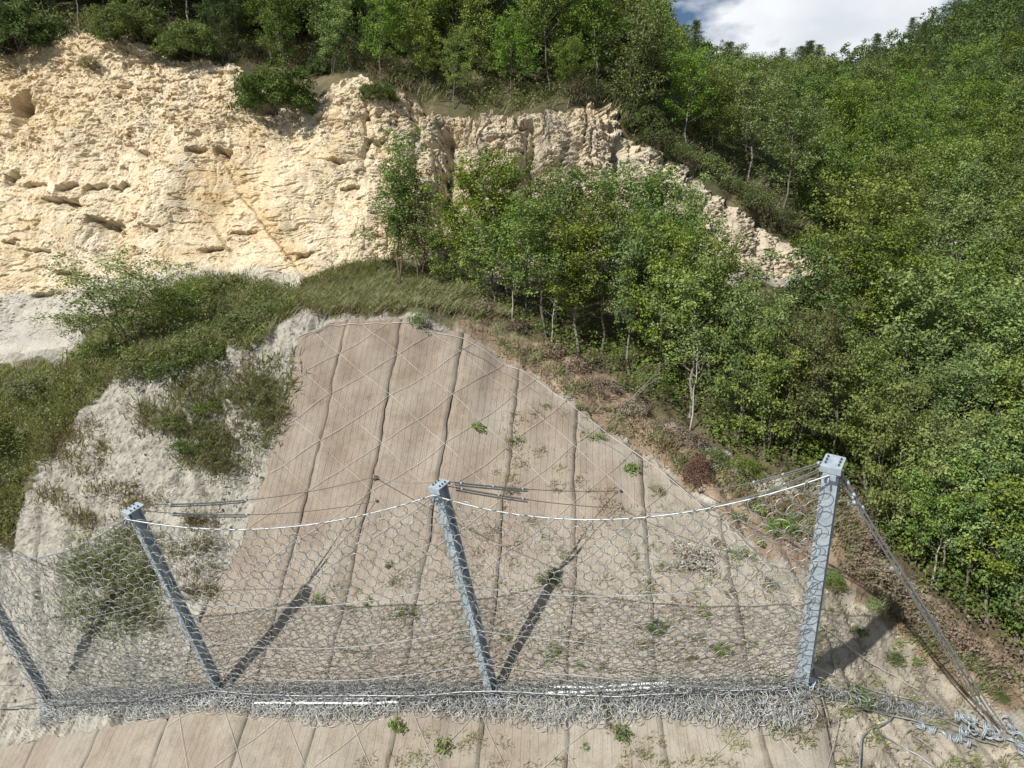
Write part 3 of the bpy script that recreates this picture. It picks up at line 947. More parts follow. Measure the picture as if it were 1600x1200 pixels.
def onground(p, lift):
    """drop points to the hillside along the vertical"""
    px, py, d = topix(p)
    u, w = p[..., 0] + .1 * (ZTOP - p[..., 2]) * 1.35, (ZTOP - p[..., 2]) * 1.35
    return slope(u, w, lift)


def net_point(i, j, s, t):
    """s along the bay, t from the top rope (0) to the foot (1)"""
    s, t = np.broadcast_arrays(np.asarray(s, float), np.asarray(t, float))
    k = s * 59
    tp = np.stack([np.interp(k, np.arange(60), TOPROPE[i][:, c]) for c in range(3)], -1)
    ft = FOOT[i] + (FOOT[j] - FOOT[i]) * s[..., None]
    ft = ft + (soil_bumps(ft) * np.sin(np.pi * s))[..., None] * np.array([0, -.3, .6])
    nn = NRM[i] + (NRM[j] - NRM[i]) * s[..., None]
    p = tp + (ft - tp) * t[..., None]
    bel = (.30 * np.sin(np.pi * t) + .22 * t ** 3) * np.sin(np.pi * np.clip(s, .02, .98)) ** .6 + .07 * perlin(s * 5 + i * 9, t * 4, 2.2)
    return p + nn * bel[..., None]


for lv, tt in enumerate((.40, .62, .80)):
    pts = []
    for (i, j, dr) in BAYS:
        s = np.linspace(0, 1, 40)[:, None]
        ca = HEAD[i] + (FOOT[i] - HEAD[i]) * tt; cb = HEAD[j] + (FOOT[j] - HEAD[j]) * tt
        q = sag(ca, cb, .12, 40) + NRM[i] * (.10 + .36 * np.sin(np.pi * s))
        if i == 3 and lv > 0:                             # slackens towards the foot of the end post
            k = np.clip((s - .30) / .70, 0, 1) ** 1.6
            q = q + (FOOT[4] + np.array([0, 0, .25 - .1 * lv]) - cb) * k
        pts.append(q[:-1])
    pts.append(q[-1:])
    rope_obj(np.concatenate(pts), .008, M_ROPE, 'middle_rope',
             f'thin bright rope threaded across the ring net, {ordn(lv)} below the top rope', 'rope', 'cross ropes of the ring net', 5)
pts = []
for (i, j, dr) in BAYS:
    s = np.linspace(0, 1, 30)[:-1]
    pts.append(net_point(i, j, s, .985 + 0 * s) + np.array([0, 0, .03]))
pts.append(FOOT[4][None])
low = np.concatenate(pts)
for k, off in enumerate((0.04, -.03)):
    rope_obj(low + np.array([0, off, .05 + .06 * k]) + .03 * np.stack([perlin(low[:, 0], k, 1.), perlin(low[:, 0], k, 5.), perlin(low[:, 0], k, 9.)], -1),
             .017, M_ROPE, 'bottom_rope', ['pale rope running along the feet of the posts, the upslope one of two', 'pale rope running along the feet of the posts, the downslope one of two'][k], 'rope', 'bottom ropes of the ring net', 6)

# ------------------------------------------------------------------ ring net
RING_R, RING_W = .166, .0094
_m = MB(); _m.torus(np.zeros(3), np.array([0, 0, 1.0]), RING_R, RING_W, 12, 3)
RING_ME = _m.mesh('ring', M_RING, True)
RV, RF = np.concatenate(_m.v), np.concatenate(_m.f)


def basis_from(nrm, spin):
    nrm = nrm / np.linalg.norm(nrm, axis=-1)[:, None]
    ref = np.broadcast_to(np.array([0, 0, 1.0]), nrm.shape)
    a = np.cross(ref, nrm); a /= np.linalg.norm(a, axis=-1)[:, None] + 1e-9
    b = np.cross(nrm, a)
    c, s = np.cos(spin)[:, None], np.sin(spin)[:, None]
    return np.stack([a * c + b * s, -a * s + b * c, nrm], 1)       # rows are the axes


NET_LABELS = ['steel ring net beyond the outermost post', 'steel ring net over the pale eroded soil between the two outer posts',
              'steel ring net between the gully post and the middle post', 'steel ring net between the middle post and the end post']
from mathutils import Matrix
for (i, j, dr), lab in zip(BAYS, NET_LABELS):
    if i == 0:
        continue                                            # that bay lies wholly outside the frame
    root = bpy.data.objects.new('ring_net', None); COL.objects.link(root)
    org = FOOT[i].copy(); root.location = org
    root['label'] = lab; root['category'] = 'net'; root['group'] = 'ring nets hung between the posts'
    width = np.linalg.norm(FOOT[j] - FOOT[i]); height = 6.2
    nc, nr = int(width / .315), int(height / .235)
    C, Nn = [], []
    for r in range(nr):
        s = (np.arange(nc) + (.5 if r % 2 else 0) + .25) / nc
        t = np.full(nc, (r + .55) / (nr - .2))
        p = net_point(i, j, s, t)
        du = net_point(i, j, s + .01, t) - net_point(i, j, s - .01, t)
        dv = net_point(i, j, s, t + .01) - net_point(i, j, s, t - .01)
        C.append(p); Nn.append(np.cross(du, dv))
    C, Nn = np.concatenate(C), np.concatenate(Nn)
    Nn /= np.linalg.norm(Nn, axis=1)[:, None]
    C = C + RNG.normal(0, .012, C.shape)
    Nn = Nn + RNG.normal(0, .16, Nn.shape) + np.where((np.arange(len(C)) // nc % 2)[:, None], np.array([.18, 0, .1]), np.array([-.18, 0, .1]))
    # the loose bag of net folded down over the ground in front of the feet
    bc, bn = [], []
    for layer, (rows, hgt, out0) in enumerate(((7, .34, .0), (7, .20, .06), (6, .07, .02))):
        ncb = int(width / .285)
        for r in range(rows):
            q = (r + RNG.uniform(-.2, .2, ncb)) / rows
            s = (np.arange(ncb) + (.5 if (r + layer) % 2 else 0) + RNG.normal(0, .16, ncb)) / ncb
            reach = (.70 + .10 * np.sin(s * 9 + i * 2) + .14 * perlin(s * 12, i * 3.3, layer)) * (.85 if i == 1 else 1)
            ft = FOOT[i] + (FOOT[j] - FOOT[i]) * s[:, None]
            down = q * reach
            gp = ft + np.stack([RNG.normal(0, .03, ncb), -down * .72 - out0, -down * .66], -1)
            bulge = hgt * np.sqrt(np.clip(1 - q * q, .05, 1)) + RNG.normal(0, .025, ncb)
            bc.append(onground(gp, .04 + bulge))
            bn.append(np.stack([RNG.normal(0, .2, ncb), -.30 - .75 * q + RNG.normal(0, .17, ncb), .85 - .55 * q + RNG.normal(0, .17, ncb)], -1))
    gp, gn = np.concatenate(bc), np.concatenate(bn)
    C = np.concatenate([C, gp]); Nn = np.concatenate([Nn, gn])
    B = basis_from(Nn, RNG.uniform(0, 6.28, len(C)))
    sc = RNG.uniform(.96, 1.06, (len(C), 3))
    order = np.argsort(topix(C)[2])
    px, py, _ = topix(C)
    vis = (px > 0) & (px < 1600)
    order = np.concatenate([order[vis[order]], order[~vis[order]]])
    for k in order[:300]:
        o = bpy.data.objects.new('ring', RING_ME); COL.objects.link(o); o.parent = root
        Mx = Matrix(((B[k, 0] * sc[k, 0]).tolist(), (B[k, 1] * sc[k, 1]).tolist(), B[k, 2].tolist())).transposed().to_4x4()
        Mx.translation = C[k] - org
        o.matrix_local = Mx
    rest = order[300:]
    V = np.einsum('vk,nkc->nvc', RV, B[rest] * sc[rest][:, :, None]) + (C[rest] - org)[:, None]
    F = (RF[None] + (np.arange(len(rest)) * len(RV))[:, None, None]).reshape(-1, 4)
    me = mesh_np('linked_rings', V.reshape(-1, 3), F, M_RING, True)
    link('linked_rings', me, root, kind='stuff')


# ------------------------------------------------------------------ ropes from the heads to the slope, with brake tubes
def anchor_rope(a, b, name_label, drop=.1, rad=.012, tubes=(), mat=None, clamps=(), group='retaining ropes from the post heads to the slope'):
    root = bpy.data.objects.new('retaining_rope', None); COL.objects.link(root)
    root.location = a
    root['label'] = name_label; root['category'] = 'rope'; root['group'] = group
    pts = sag(a, b, drop, 40) - a
    rope_obj(pts, rad, mat or M_ROPED, 'strand', None, None, n=5, parent=root)
    for t0, t1, r in tubes:
        k0, k1 = int(t0 * 39), max(int(t1 * 39), int(t0 * 39) + 2)
        rope_obj(pts[k0:k1 + 1], r * .7, M_ROPE, 'brake_tube', None, None, n=8, parent=root)
        seg = pts[k0:k1 + 1]
        rope_obj(seg + np.array([0, -.02, -1.7 * r]), r * .6, M_ROPED, 'brake_tube', None, None, n=8, parent=root)
    for t in clamps:
        k = int(t * 38); d = pts[k + 1] - pts[k]; d /= np.linalg.norm(d)
        mb = MB(); mb.cyl(pts[k] - d * .05, pts[k] + d * .05, .032, 8)
        link('clamp', mb.mesh('clamp', M_GAL2, True), root)
    return root


REAR = np.array([TOP[i] - AX[i] * .12 - post_frame(i)[1] * .2 for i in range(5)])
A1, A2 = G(586, 748) + np.array([0, -.1, .1]), G(588, 786) + np.array([0, -.1, .1])
A3, A4 = G(966, 770) + np.array([0, -.1, .1]), G(968, 797) + np.array([0, -.1, .1])
A5, A6 = G(1092, 770) + np.array([0, -.1, .1]), G(1112, 792) + np.array([0, -.1, .1])
anchor_rope(REAR[2], A1, 'dark rope from the gully post head to the upper anchor pit on the mats', .25, .011, [(.12, .40, .03)], clamps=(.12, .4))
anchor_rope(REAR[2] - AX[2] * .2, A2, 'dark rope from the gully post head to the lower anchor pit on the mats', .25, .011, [(.12, .40, .032)], clamps=(.12, .4))
anchor_rope(REAR[3], A1, 'thin pale rope from the middle post head back to the upper anchor pit', .12, .012, mat=M_ROPE)
anchor_rope(REAR[3], A3, 'thick double rope from the middle post head to the upper anchor above the net', .10, .012, [(.06, .42, .032)], clamps=(.1, .26, .42))
anchor_rope(REAR[3] - AX[3] * .12, A4, 'thick double rope from the middle post head to the lower anchor above the net', .10, .012, [(.06, .42, .034)], clamps=(.1, .27, .42))
anchor_rope(REAR[4], A5, 'pale rope from the end post head to the upper anchor by the red bush', .12, .013, [(.05, .5, .024)], M_ROPE, clamps=(.08, .3, .5))
anchor_rope(REAR[4] - AX[4] * .12, A6, 'pale rope from the end post head to the lower anchor by the red bush', .12, .013, [(.05, .45, .024)], M_ROPE, clamps=(.1, .33, .45))
anchor_rope(REAR[4] - AX[4] * .1, A4, 'thin rope from the end post head across to the anchor on the mats', .5, .010, mat=M_ROPE)
anchor_rope(REAR[1], G(30, 862), 'pale rope from the outermost post head to the eroded soil', .2, .012, [(.1, .5, .03)], M_ROPE, clamps=(.5,))
anchor_rope(REAR[2] - AX[2] * .1, G(4, 872) + np.array([0, -.2, .6]), 'thin dark rope sagging from the gully post head over the eroded soil', .9, .012)

# end post guys
GA = G(1562, 1142) + np.array([0, 0, .05])
for k, (o1, o2) in enumerate((((.10, 0, -.02), (0, 0, 0)), ((.12, 0, -.10), (.10, -.1, 0)), ((.14, .05, -.18), (-.12, -.06, 0)), ((.13, -.05, -.26), (.02, .12, .02)))):
    anchor_rope(TOP[4] - AX[4] * .16 + np.array(o1), GA + np.array(o2), f'{ordn(k)} from above of four steel guy ropes running from the end post to the ground',
                .06, .014, [(.16, .90, .017)] if k in (1, 2) else [], M_ROPE if k % 2 else M_ROPED, clamps=((.06, .14, .36) if k == 0 else (.08, .9)), group='guy ropes of the end post')

# anchor pits with rusty plates
for (px, py), lab in (((586, 748), 'rusty anchor plate in the upper pit on the mats near the gully post'), ((588, 786), 'rusty anchor plate in the lower pit on the mats near the gully post'),
                      ((966, 770), 'rusty anchor plate in the upper pit on the mats near the whitish plant'), ((968, 797), 'rusty anchor plate in the lower pit on the mats near the whitish plant'), ((1092, 768), 'metal anchor head lying in the soil by the red bush')):
    g = G(px, py); nrm = np.array([.05, -.72, .69]); s = np.array([1.0, .05, 0]); t = np.cross(nrm, s)
    root = bpy.data.objects.new('anchor', None); COL.objects.link(root); root.location = g
    root['label'] = lab; root['category'] = 'anchor'; root['group'] = 'ground anchors of the retaining ropes'
    mb = MB(); mb.box(nrm * .10, np.array([s, t, nrm]), (.075, .075, .012)); link('plate', mb.mesh('plate', M_RUST), root)
    mb = MB(); mb.cyl(nrm * .02, nrm * .26, .022, 8); link('bar', mb.mesh('bar', M_RUST, True), root)
    mb = MB(); mb.cyl(nrm * .112, nrm * .16, .045, 6); link('nut', mb.mesh('nut', M_GAL2), root)
    mb = MB(); mb.torus(nrm * .24, s, .05, .014, 12, 5); link('eye', mb.mesh('eye', M_ROPE, True), root)


# ------------------------------------------------------------------ brake coils and loose ropes by the end anchor
def coil_row(p0, p1, n, R, name_label, facing, jit=.04):
    root = bpy.data.objects.new('brake_ring_row', None); COL.objects.link(root); root.location = p0
    root['label'] = name_label; root['category'] = 'brake rings'; root['group'] = 'rows of steel brake rings on the ground'
    for k in range(n):
        t = k / max(n - 1, 1)
        c = (p1 - p0) * t + RNG.normal(0, jit, 3) * np.array([1, 1, .5])
        nn = facing + RNG.normal(0, .42, 3)
        mb = MB()
        nn = nn / np.linalg.norm(nn)
        for q in (-.5, .5):
            mb.torus(c + nn * q * .034, nn, R * RNG.uniform(.72, .92), .014, 16, 5)
        link('coil', mb.mesh('coil', M_BRAKE, True), root)
    d = p1 - p0
    rope_obj(np.array([-d * .12, d * .3, d * .7, d * 1.15]) + np.array([0, 0, .02]), .02, M_ROPED, 'strand', None, None, parent=root)
    return root


UPV = np.array([0, -.2, .22])
coil_row(G(1428, 1134) + UPV * .5, G(1508, 1162) + UPV * .5, 9, .12, 'row of silver brake rings lying on the tan soil, the lowest row', np.array([.9, -.2, .4]))
coil_row(G(1486, 1122) + UPV, G(1545, 1144) + UPV * .8, 7, .14, 'row of silver brake rings standing beside the guy anchor, the outer upper row', np.array([.7, -.5, .5]))
coil_row(G(1500, 1142) + UPV * .5, G(1552, 1152) + UPV * .5, 6, .13, 'row of silver brake rings just below the upright row, near the guy anchor', np.array([.6, -.6, .5]))
coil_row(G(1572, 1130) + UPV * .6, G(1606, 1196) + UPV * .6, 9, .14, 'row of grey brake rings running down from the guy anchor to the frame corner', np.array([.3, .7, .5]))
coil_row(G(1580, 1160) + UPV * .3, G(1618, 1210) + UPV * .3, 7, .13, 'second row of grey brake rings beside the corner row below the guy anchor', np.array([.5, .5, .6]))


def ground_rope(pix, rad, mat, name, label, cat, group=None, lift=.04, wob=.0):
    a = np.array(pix, float)
    s = np.concatenate([[0], np.cumsum(np.hypot(*np.diff(a, axis=0).T))])
    q = np.linspace(0, s[-1], max(12, int(s[-1] / 6)))
    px, py = np.interp(q, s, a[:, 0]), np.interp(q, s, a[:, 1])
    k = np.exp(-.5 * (np.arange(-4, 5) / 2.0) ** 2); k /= k.sum()
    px = np.convolve(np.pad(px, 4, mode='reflect', reflect_type='odd'), k, 'valid'); py = np.convolve(np.pad(py, 4, mode='reflect', reflect_type='odd'), k, 'valid')
    p = G(px + wob * perlin(q * .05, rad * 99), py + wob * perlin(q * .05, 7.7, rad * 99))
    p = p + np.array([.05, -.72, .69]) * (soil_bumps(p) + .06 + lift)[:, None]
    return rope_obj(p, rad, mat, name, label, cat, group, 6)


for k, (pix, rad, mat, lab) in enumerate((
    ([(1262, 1075), (1330, 1092), (1400, 1105), (1470, 1125), (1540, 1150)], .028, M_ROPED, 'thick dark rope on the soil from the end post to the brake rings'),
    ([(1262, 1082), (1340, 1104), (1410, 1122), (1480, 1140), (1560, 1165)], .024, M_ROPED, 'dark rope on the soil just below the thick one from the end post'),
    ([(1400, 1098), (1395, 1125), (1345, 1145), (1340, 1180), (1342, 1215)], .022, M_ROPE, 'pale rope bent in an angle on the soil below the end post'),
    ([(1360, 1140), (1400, 1160), (1440, 1185), (1470, 1215)], .016, M_ROPE, 'thin pale rope curving down the tan soil past the bent rope'),
    ([(1425, 1150), (1460, 1178), (1490, 1212)], .013, M_ROPED, 'thin dark rope running downhill from the lowest brake rings'),
    ([(1255, 1040), (1300, 1058), (1350, 1075), (1420, 1095)], .012, M_THIN, 'thin white rope crossing the dark post shadow'),
    ([(1295, 1012), (1300, 1045), (1310, 1080)], .014, M_ROPED, 'short dark rope standing up through the end post shadow'),
    ([(1225, 940), (1290, 985), (1360, 1035), (1430, 1080)], .011, M_THIN, 'thin pale rope crossing the soil uphill of the end post shadow'),
    ([(1195, 1103), (1235, 1100), (1260, 1090)], .03, M_ROPED, 'short dark bar lying at the end of the net bag'),
)):
    ground_rope(pix, rad, mat, 'loose_rope', lab, 'rope', 'loose ropes on the soil around the end post', .03, 2.0)
# tangled end of the net behind the ropes
root = bpy.data.objects.new('net_tail', None); COL.objects.link(root); org = G(1400, 1085); root.location = org
root['label'] = 'tangled grey tail of ring net strung along the soil to the brake rings'; root['category'] = 'net'
n = 120
t = RNG.uniform(0, 1, n)
c = G(1270 + 200 * t + RNG.normal(0, 7, n), 1078 + 42 * t + RNG.normal(0, 7, n) * (1 - .4 * t)) + np.array([0, -.1, .12]) * RNG.uniform(.5, 2, (n, 1))
B = basis_from(RNG.normal(0, 1, (n, 3)) + np.array([0, -.6, .6]), RNG.uniform(0, 6.28, n))
for k in range(n):
    o = bpy.data.objects.new('ring', RING_ME); COL.objects.link(o); o.parent = root
    Mx = Matrix((B[k, 0] * .8, B[k, 1] * .8, B[k, 2] * .8)).transposed().to_4x4(); Mx.translation = c[k] - org
    o.matrix_local = Mx
# white tubes lying in the foot of the net
for pix, rad, lab in (([(420, 1090), (470, 1093), (540, 1094), (600, 1093)], .035, 'white plastic tube inside the net foot near the gully post, the upper one'),
                      ([(400, 1100), (480, 1101), (560, 1102), (625, 1100)], .03, 'white plastic tube inside the net foot near the gully post, the lower one'),
                      ([(862, 1077), (940, 1076), (1040, 1070)], .035, 'white plastic tube inside the net foot past the middle post, the upper one'),
                      ([(820, 1088), (900, 1084), (980, 1080), (1040, 1075)], .03, 'white plastic tube inside the net foot past the middle post, the lower one')):
    ground_rope(pix, rad, M_WHITE, 'white_tube', lab, 'tube', 'white plastic tubes at the foot of the net', .22, 1.0)

# ------------------------------------------------------------------ foliage
M_LEAF = leaf_material('leaf_green', (.045, .090, .013), (.265, .350, .066), .026, .24)
M_FAR = leaf_material('leaf_far', (.034, .070, .015), (.140, .200, .045), .0, .2, .0)
M_LEAFD = leaf_material('leaf_dark', (.040, .074, .016), (.170, .225, .048), .02, .25, .2)
M_PINE = leaf_material('needle_dark', (.034, .064, .018), (.105, .150, .040), .02, .22, .2)
M_STONE = bark_material('pale_stone', (.24, .21, .165), (.42, .39, .33))
M_OLIVE = leaf_material('leaf_olive', (.085, .098, .034), (.25, .27, .10), .02, .3, .15)
M_BROWN = leaf_material('leaf_dry', (.13, .095, .065), (.34, .27, .19), .02, .2, .2)
M_REDDRY = leaf_material('leaf_red_dry', (.13, .055, .04), (.25, .12, .09), .01, .2, .1)
M_AUT = leaf_material('leaf_turning', (.075, .080, .02), (.21, .20, .06), .02, .3, .15)
M_PALEDRY = leaf_material('leaf_bleached', (.26, .23, .18), (.52, .48, .40), .01, .2, .1)
M_SILVER = leaf_material('leaf_silver', (.10, .13, .06), (.42, .44, .30), .01, .3, .1)
M_GRASS = leaf_material('grass_blade', (.10, .115, .036), (.38, .40, .15), .02, .3, .1)
M_GRASSB = leaf_material('grass_blade_dry', (.14, .12, .065), (.33, .285, .165), .02, .3, .1)
M_BARK = bark_material('bark_grey', (.085, .075, .06), (.20, .18, .15))
M_BARKP = bark_material('bark_pale', (.13, .115, .095), (.28, .26, .22))
M_BARKB = bark_material('bark_brown', (.09, .065, .045), (.20, .15, .11))


def leaf_quads(c, nrm, size, rng, aspect=.55, droop=None):
    """kite-shaped leaves at c (n,3), facing nrm, folded a little along the midrib"""
    n = len(c)
    nrm = nrm / (np.linalg.norm(nrm, axis=1)[:, None] + 1e-9)
    d = rng.normal(size=(n, 3)) if droop is None else droop + rng.normal(0, .5, (n, 3))
    d = d - nrm * (d * nrm).sum(1)[:, None]; d /= np.linalg.norm(d, axis=1)[:, None] + 1e-9
    s = np.cross(nrm, d)
    L = (size * rng.uniform(.7, 1.3, n))[:, None]
    v = np.stack([c - d * L * .5, c + s * L * aspect * .5 + nrm * L * .12 - d * L * .02, c + d * L * .5, c - s * L * aspect * .5 + nrm * L * .12 - d * L * .02], 1)
    f = np.arange(n * 4).reshape(n, 4)
    return v.reshape(-1, 3), f


def crown_mesh(name, mat, clumps, rad, per, leaf, seed, flat=.75, aspect=.6, updir=.9, droop=None, outward=None):
    rng = np.random.default_rng(seed)
    n = len(clumps)
    rad = np.broadcast_to(rad, (n,))
    cl = np.repeat(clumps, per, 0)
    off = rng.normal(0, 1, (n * per, 3)); off /= np.linalg.norm(off, axis=1)[:, None]
    off = off * (rng.uniform(0, 1, (n * per, 1)) ** .5) * np.repeat(rad, per)[:, None] * np.array([1, 1, flat])
    c = cl + off
    nr = rng.normal(0, .6, c.shape) + np.array([0, 0, updir]) + off / (np.linalg.norm(off, axis=1)[:, None] + 1e-6) * .55
    v, f = leaf_quads(c, nr, leaf, rng, aspect, droop)
    tone = np.clip(np.repeat(rng.uniform(0, 1, n), per) * .6 + rng.uniform(0, .4, n * per), 0, 1)
    return mesh_np(name, v, f, mat, False, {'tone': ('FACE', 'FLOAT', tone)})


def make_tree(H, R, cb, nb, per, leaf, seed, stems=1, bark=None, mat=None, crad=.40, lean=.0, thin=1.0, droopy=False):
    rng = np.random.default_rng(seed)
    mb = MB(); cl = []
    for st in range(stems):
        ang = rng.uniform(0, 6.28)
        spread = 0 if stems == 1 else R * .45
        n = 9
        tz = np.linspace(0, 1, n)
        hh = H * rng.uniform(.84, .94) * (1 if st == 0 else rng.uniform(.7, .95))
        wand = np.stack([np.cumsum(rng.normal(0, .035 * H / n * 3, n)), np.cumsum(rng.normal(0, .035 * H / n * 3, n))], -1)
        wand -= wand[0]
        tx = wand + (tz ** 1.2)[:, None] * np.array([math.cos(ang), math.sin(ang)]) * spread + tz[:, None] * np.array([lean, -lean * .3]) * H
        tp = np.concatenate([tx, (tz * hh)[:, None]], 1); tp[0, 2] = -.35
        r0 = (.012 + .0085 * H) * (1 if stems == 1 else .7)
        mb.tube(tp, r0 * (1 - .85 * tz), 6)
        k = max(4, nb // stems)
        for b in range(k):
            q = cb + (1 - cb) * (b + rng.uniform(0, .8)) / k
            q = min(q, .97)
            p0 = np.array([np.interp(q, tz, tp[:, c]) for c in range(3)])
            az = b * 2.4 + rng.uniform(-.5, .5) + st
            prof = math.sin(math.pi * min(1, .22 + .78 * (q - cb) / (1 - cb))) ** .6 if cb < .95 else 1
            Lb = R * (.45 + .6 * prof) * rng.uniform(.65, 1.1) * (.8 if stems > 1 else 1)
            el = math.radians(rng.uniform(10, 45)) + .5 * (q - cb)
            dirv = np.array([math.cos(az) * math.cos(el), math.sin(az) * math.cos(el), math.sin(el)])
            s = np.linspace(0, 1, 5)[:, None]
            bp = p0 + dirv * Lb * s + np.array([0, 0, (-.25 if droopy else .15)]) * Lb * s ** 2 + np.cumsum(rng.normal(0, .03 * Lb, (5, 3)), 0) * (s > 0)
            mb.tube(bp, r0 * .36 * (1 - .8 * s[:, 0]) * (1 - .5 * q), 4)
            for e in np.linspace(.45, 1, max(2, int(Lb / .45))):
                pc = np.array([np.interp(e, s[:, 0], bp[:, c]) for c in range(3)])
                cl.append(pc + rng.normal(0, .14, 3))
                for _ in range(int(2 * thin + rng.uniform(0, 1))):
                    dd = rng.normal(0, 1, 3); dd[2] = abs(dd[2]) * .6; dd /= np.linalg.norm(dd)
                    pe = pc + dd * rng.uniform(.25, .6) * (.5 + R * .25)
                    if rng.uniform() < .6: mb.tube(np.array([pc, (pc + pe) / 2 + rng.normal(0, .03, 3), pe]), [.008, .006, .004], 3)
                    cl.append(pe)
        cl.append(tp[-1]); cl.append(tp[-1] - np.array([0, 0, .25])); cl.append(tp[-1] + np.array([.1, 0, .25]))
    cl = np.array(cl)
    keep = perlin(cl[:, 0] * .9, cl[:, 1] * .9, cl[:, 2] * .9 + seed) > -.30
    cl = cl[keep]
    rd = crad * rng.uniform(.65, 1.25, len(cl))
    crown = crown_mesh('crown', mat or M_LEAF, cl, rd, per, leaf, seed + 1)
    trunk = mb.mesh('trunk', bark or M_BARK, True)
    return dict(H=H, R=R, trunk=trunk, crown=crown)


def make_pine(H, R, seed, per=26):
    rng = np.random.default_rng(seed)
    mb = MB(); cl = []; rd = []
    tz = np.linspace(0, 1, 8)
    tp = np.stack([.1 * np.sin(tz * 4 + seed), .1 * np.cos(tz * 3), tz * H], -1); tp[0, 2] = -.4
    mb.tube(tp, (.02 * H) * (1 - .9 * tz), 6)
    nl = int(H * 2.2)
    for l in range(nl):
        q = .16 + .82 * l / nl
        Lb0 = R * (1 - q) ** .75 * 1.15 + .25
        for k in range(6):
            az = k * 1.05 + l * .7 + rng.uniform(-.3, .3)
            Lb = Lb0 * rng.uniform(.6, 1.1)
            p0 = np.array([0, 0, q * H])
            dirv = np.array([math.cos(az), math.sin(az), rng.uniform(-.1, .3)])
            s = np.linspace(0, 1, 4)[:, None]
            bp = p0 + dirv * Lb * s + np.array([0, 0, .12]) * Lb * s ** 2
            mb.tube(bp, .035 * (1 - .8 * s[:, 0]), 3)
            for e in np.arange(.35, 1.01, .32):
                cl.append(p0 + dirv * Lb * e + np.array([0, 0, .12]) * Lb * e * e + rng.normal(0, .08, 3)); rd.append(.22 + .28 * Lb0 / R)
    crown = crown_mesh('crown', M_PINE, np.array(cl), np.array(rd) * R / 2.2, per, .17, seed + 1, .6, .28, .6)
    return dict(H=H, R=R, trunk=mb.mesh('trunk', M_BARKB, True), crown=crown)


DEC = [
    make_tree(6.0, 2.1, .26, 26, 36, .125, 11, crad=.36),
    make_tree(6.6, 1.8, .30, 26, 34, .120, 12, bark=M_BARKP, crad=.36),
    make_tree(5.4, 2.3, .20, 27, 36, .130, 13, stems=2, crad=.38),
    make_tree(6.2, 2.4, .32, 28, 34, .125, 14, bark=M_BARKP, crad=.38),
    make_tree(5.0, 2.1, .14, 28, 38, .125, 15, stems=3, crad=.37),
    make_tree(7.0, 2.0, .34, 28, 34, .120, 16, lean=.05, crad=.36),
    make_tree(5.8, 2.5, .18, 30, 38, .135, 17, stems=2, bark=M_BARKP, crad=.40),
    make_tree(6.4, 1.9, .24, 28, 36, .120, 18, lean=-.04, crad=.36),
]
FEATHER = make_tree(6.0, 1.6, .28, 34, 44, .105, 21, stems=2, crad=.38, bark=M_BARKB)
FEATHER2 = make_tree(3.6, 2.3, .16, 34, 26, .095, 23, stems=4, crad=.36, bark=M_BARKB)
PINES = [make_pine(8.5, 2.6, 31, 34), make_pine(9.5, 2.4, 33, 34), make_pine(8.0, 2.9, 35, 34)]


def make_bush(R, H, ncl, per, leaf, seed, mat, crad=.3, aspect=.55, flat=.8, nstem=7, bark=None):
    rng = np.random.default_rng(seed)
    c = rng.normal(0, 1, (ncl, 3)); c /= np.linalg.norm(c, axis=1)[:, None]
    c *= rng.uniform(.35, 1, (ncl, 1)) ** .5
    c[:, 2] = np.abs(c[:, 2])
    c = c * np.array([R, R, H]) * (1 + .25 * perlin(c[:, 0] * 2, c[:, 1] * 2, c[:, 2] * 2 + seed))[:, None]
    crown = crown_mesh('crown', mat, c, crad * rng.uniform(.6, 1.2, ncl), per, leaf, seed + 1, flat, aspect, .7)
    mb = MB()
    for k in range(nstem):
        e = c[rng.integers(ncl)]
        mb.tube(np.array([[0, 0, -.2], e * np.array([.35, .35, .5]) + rng.normal(0, .05, 3), e]), [.03, .02, .008], 4)
    return dict(H=H, R=R, trunk=mb.mesh('stem', bark or M_BARKB, True), crown=crown)


BUSH = [make_bush(1.2, 1.3, 90, 30, .10, 41, M_LEAF), make_bush(1.0, 1.0, 70, 30, .10, 42, M_LEAFD), make_bush(1.4, 1.1, 90, 30, .11, 43, M_LEAF)]
JUNI = make_bush(2.0, 2.0, 260, 60, .15, 45, M_LEAFD, .36, .4)
DRYB = [make_bush(.8, .5, 60, 24, .10, 51, M_BROWN, .28, .5), make_bush(1.0, .45, 70, 24, .10, 52, M_BROWN, .3, .45)]
REDB = make_bush(.42, 1.0, 70, 26, .10, 53, M_REDDRY, .18, .25, 1.6)
WEED = [make_bush(.30, .30, 16, 14, .085, 61, M_LEAF, .12, .5, .8, 4), make_bush(.22, .36, 14, 12, .075, 62, M_LEAF, .10, .4, 1.0, 4), make_bush(.42, .24, 22, 14, .075, 63, M_LEAF, .13, .35, .7, 5)]
WHITEP = make_bush(.55, .5, 40, 20, .09, 64, M_PALEDRY, .16, .35, .8, 8)


def plant(proto, name, pos, scale, rot, label, cat, group=None, mat=None, stemname='trunk', sz=1.0, tilt=(0, 0)):
    root = bpy.data.objects.new(name, None); COL.objects.link(root)
    root.location = pos; root.rotation_euler = (tilt[0], tilt[1], rot); root.scale = (scale, scale, scale * sz)
    root['label'] = label; root['category'] = cat
    if group: root['group'] = group
    for nm, me in ((stemname, proto['trunk']), ('crown', proto['crown'])):
        o = bpy.data.objects.new(nm, me); COL.objects.link(o); o.parent = root
        if nm == 'crown' and mat is not None:
            o.material_slots[0].link = 'OBJECT'; o.material_slots[0].material = mat
    return root


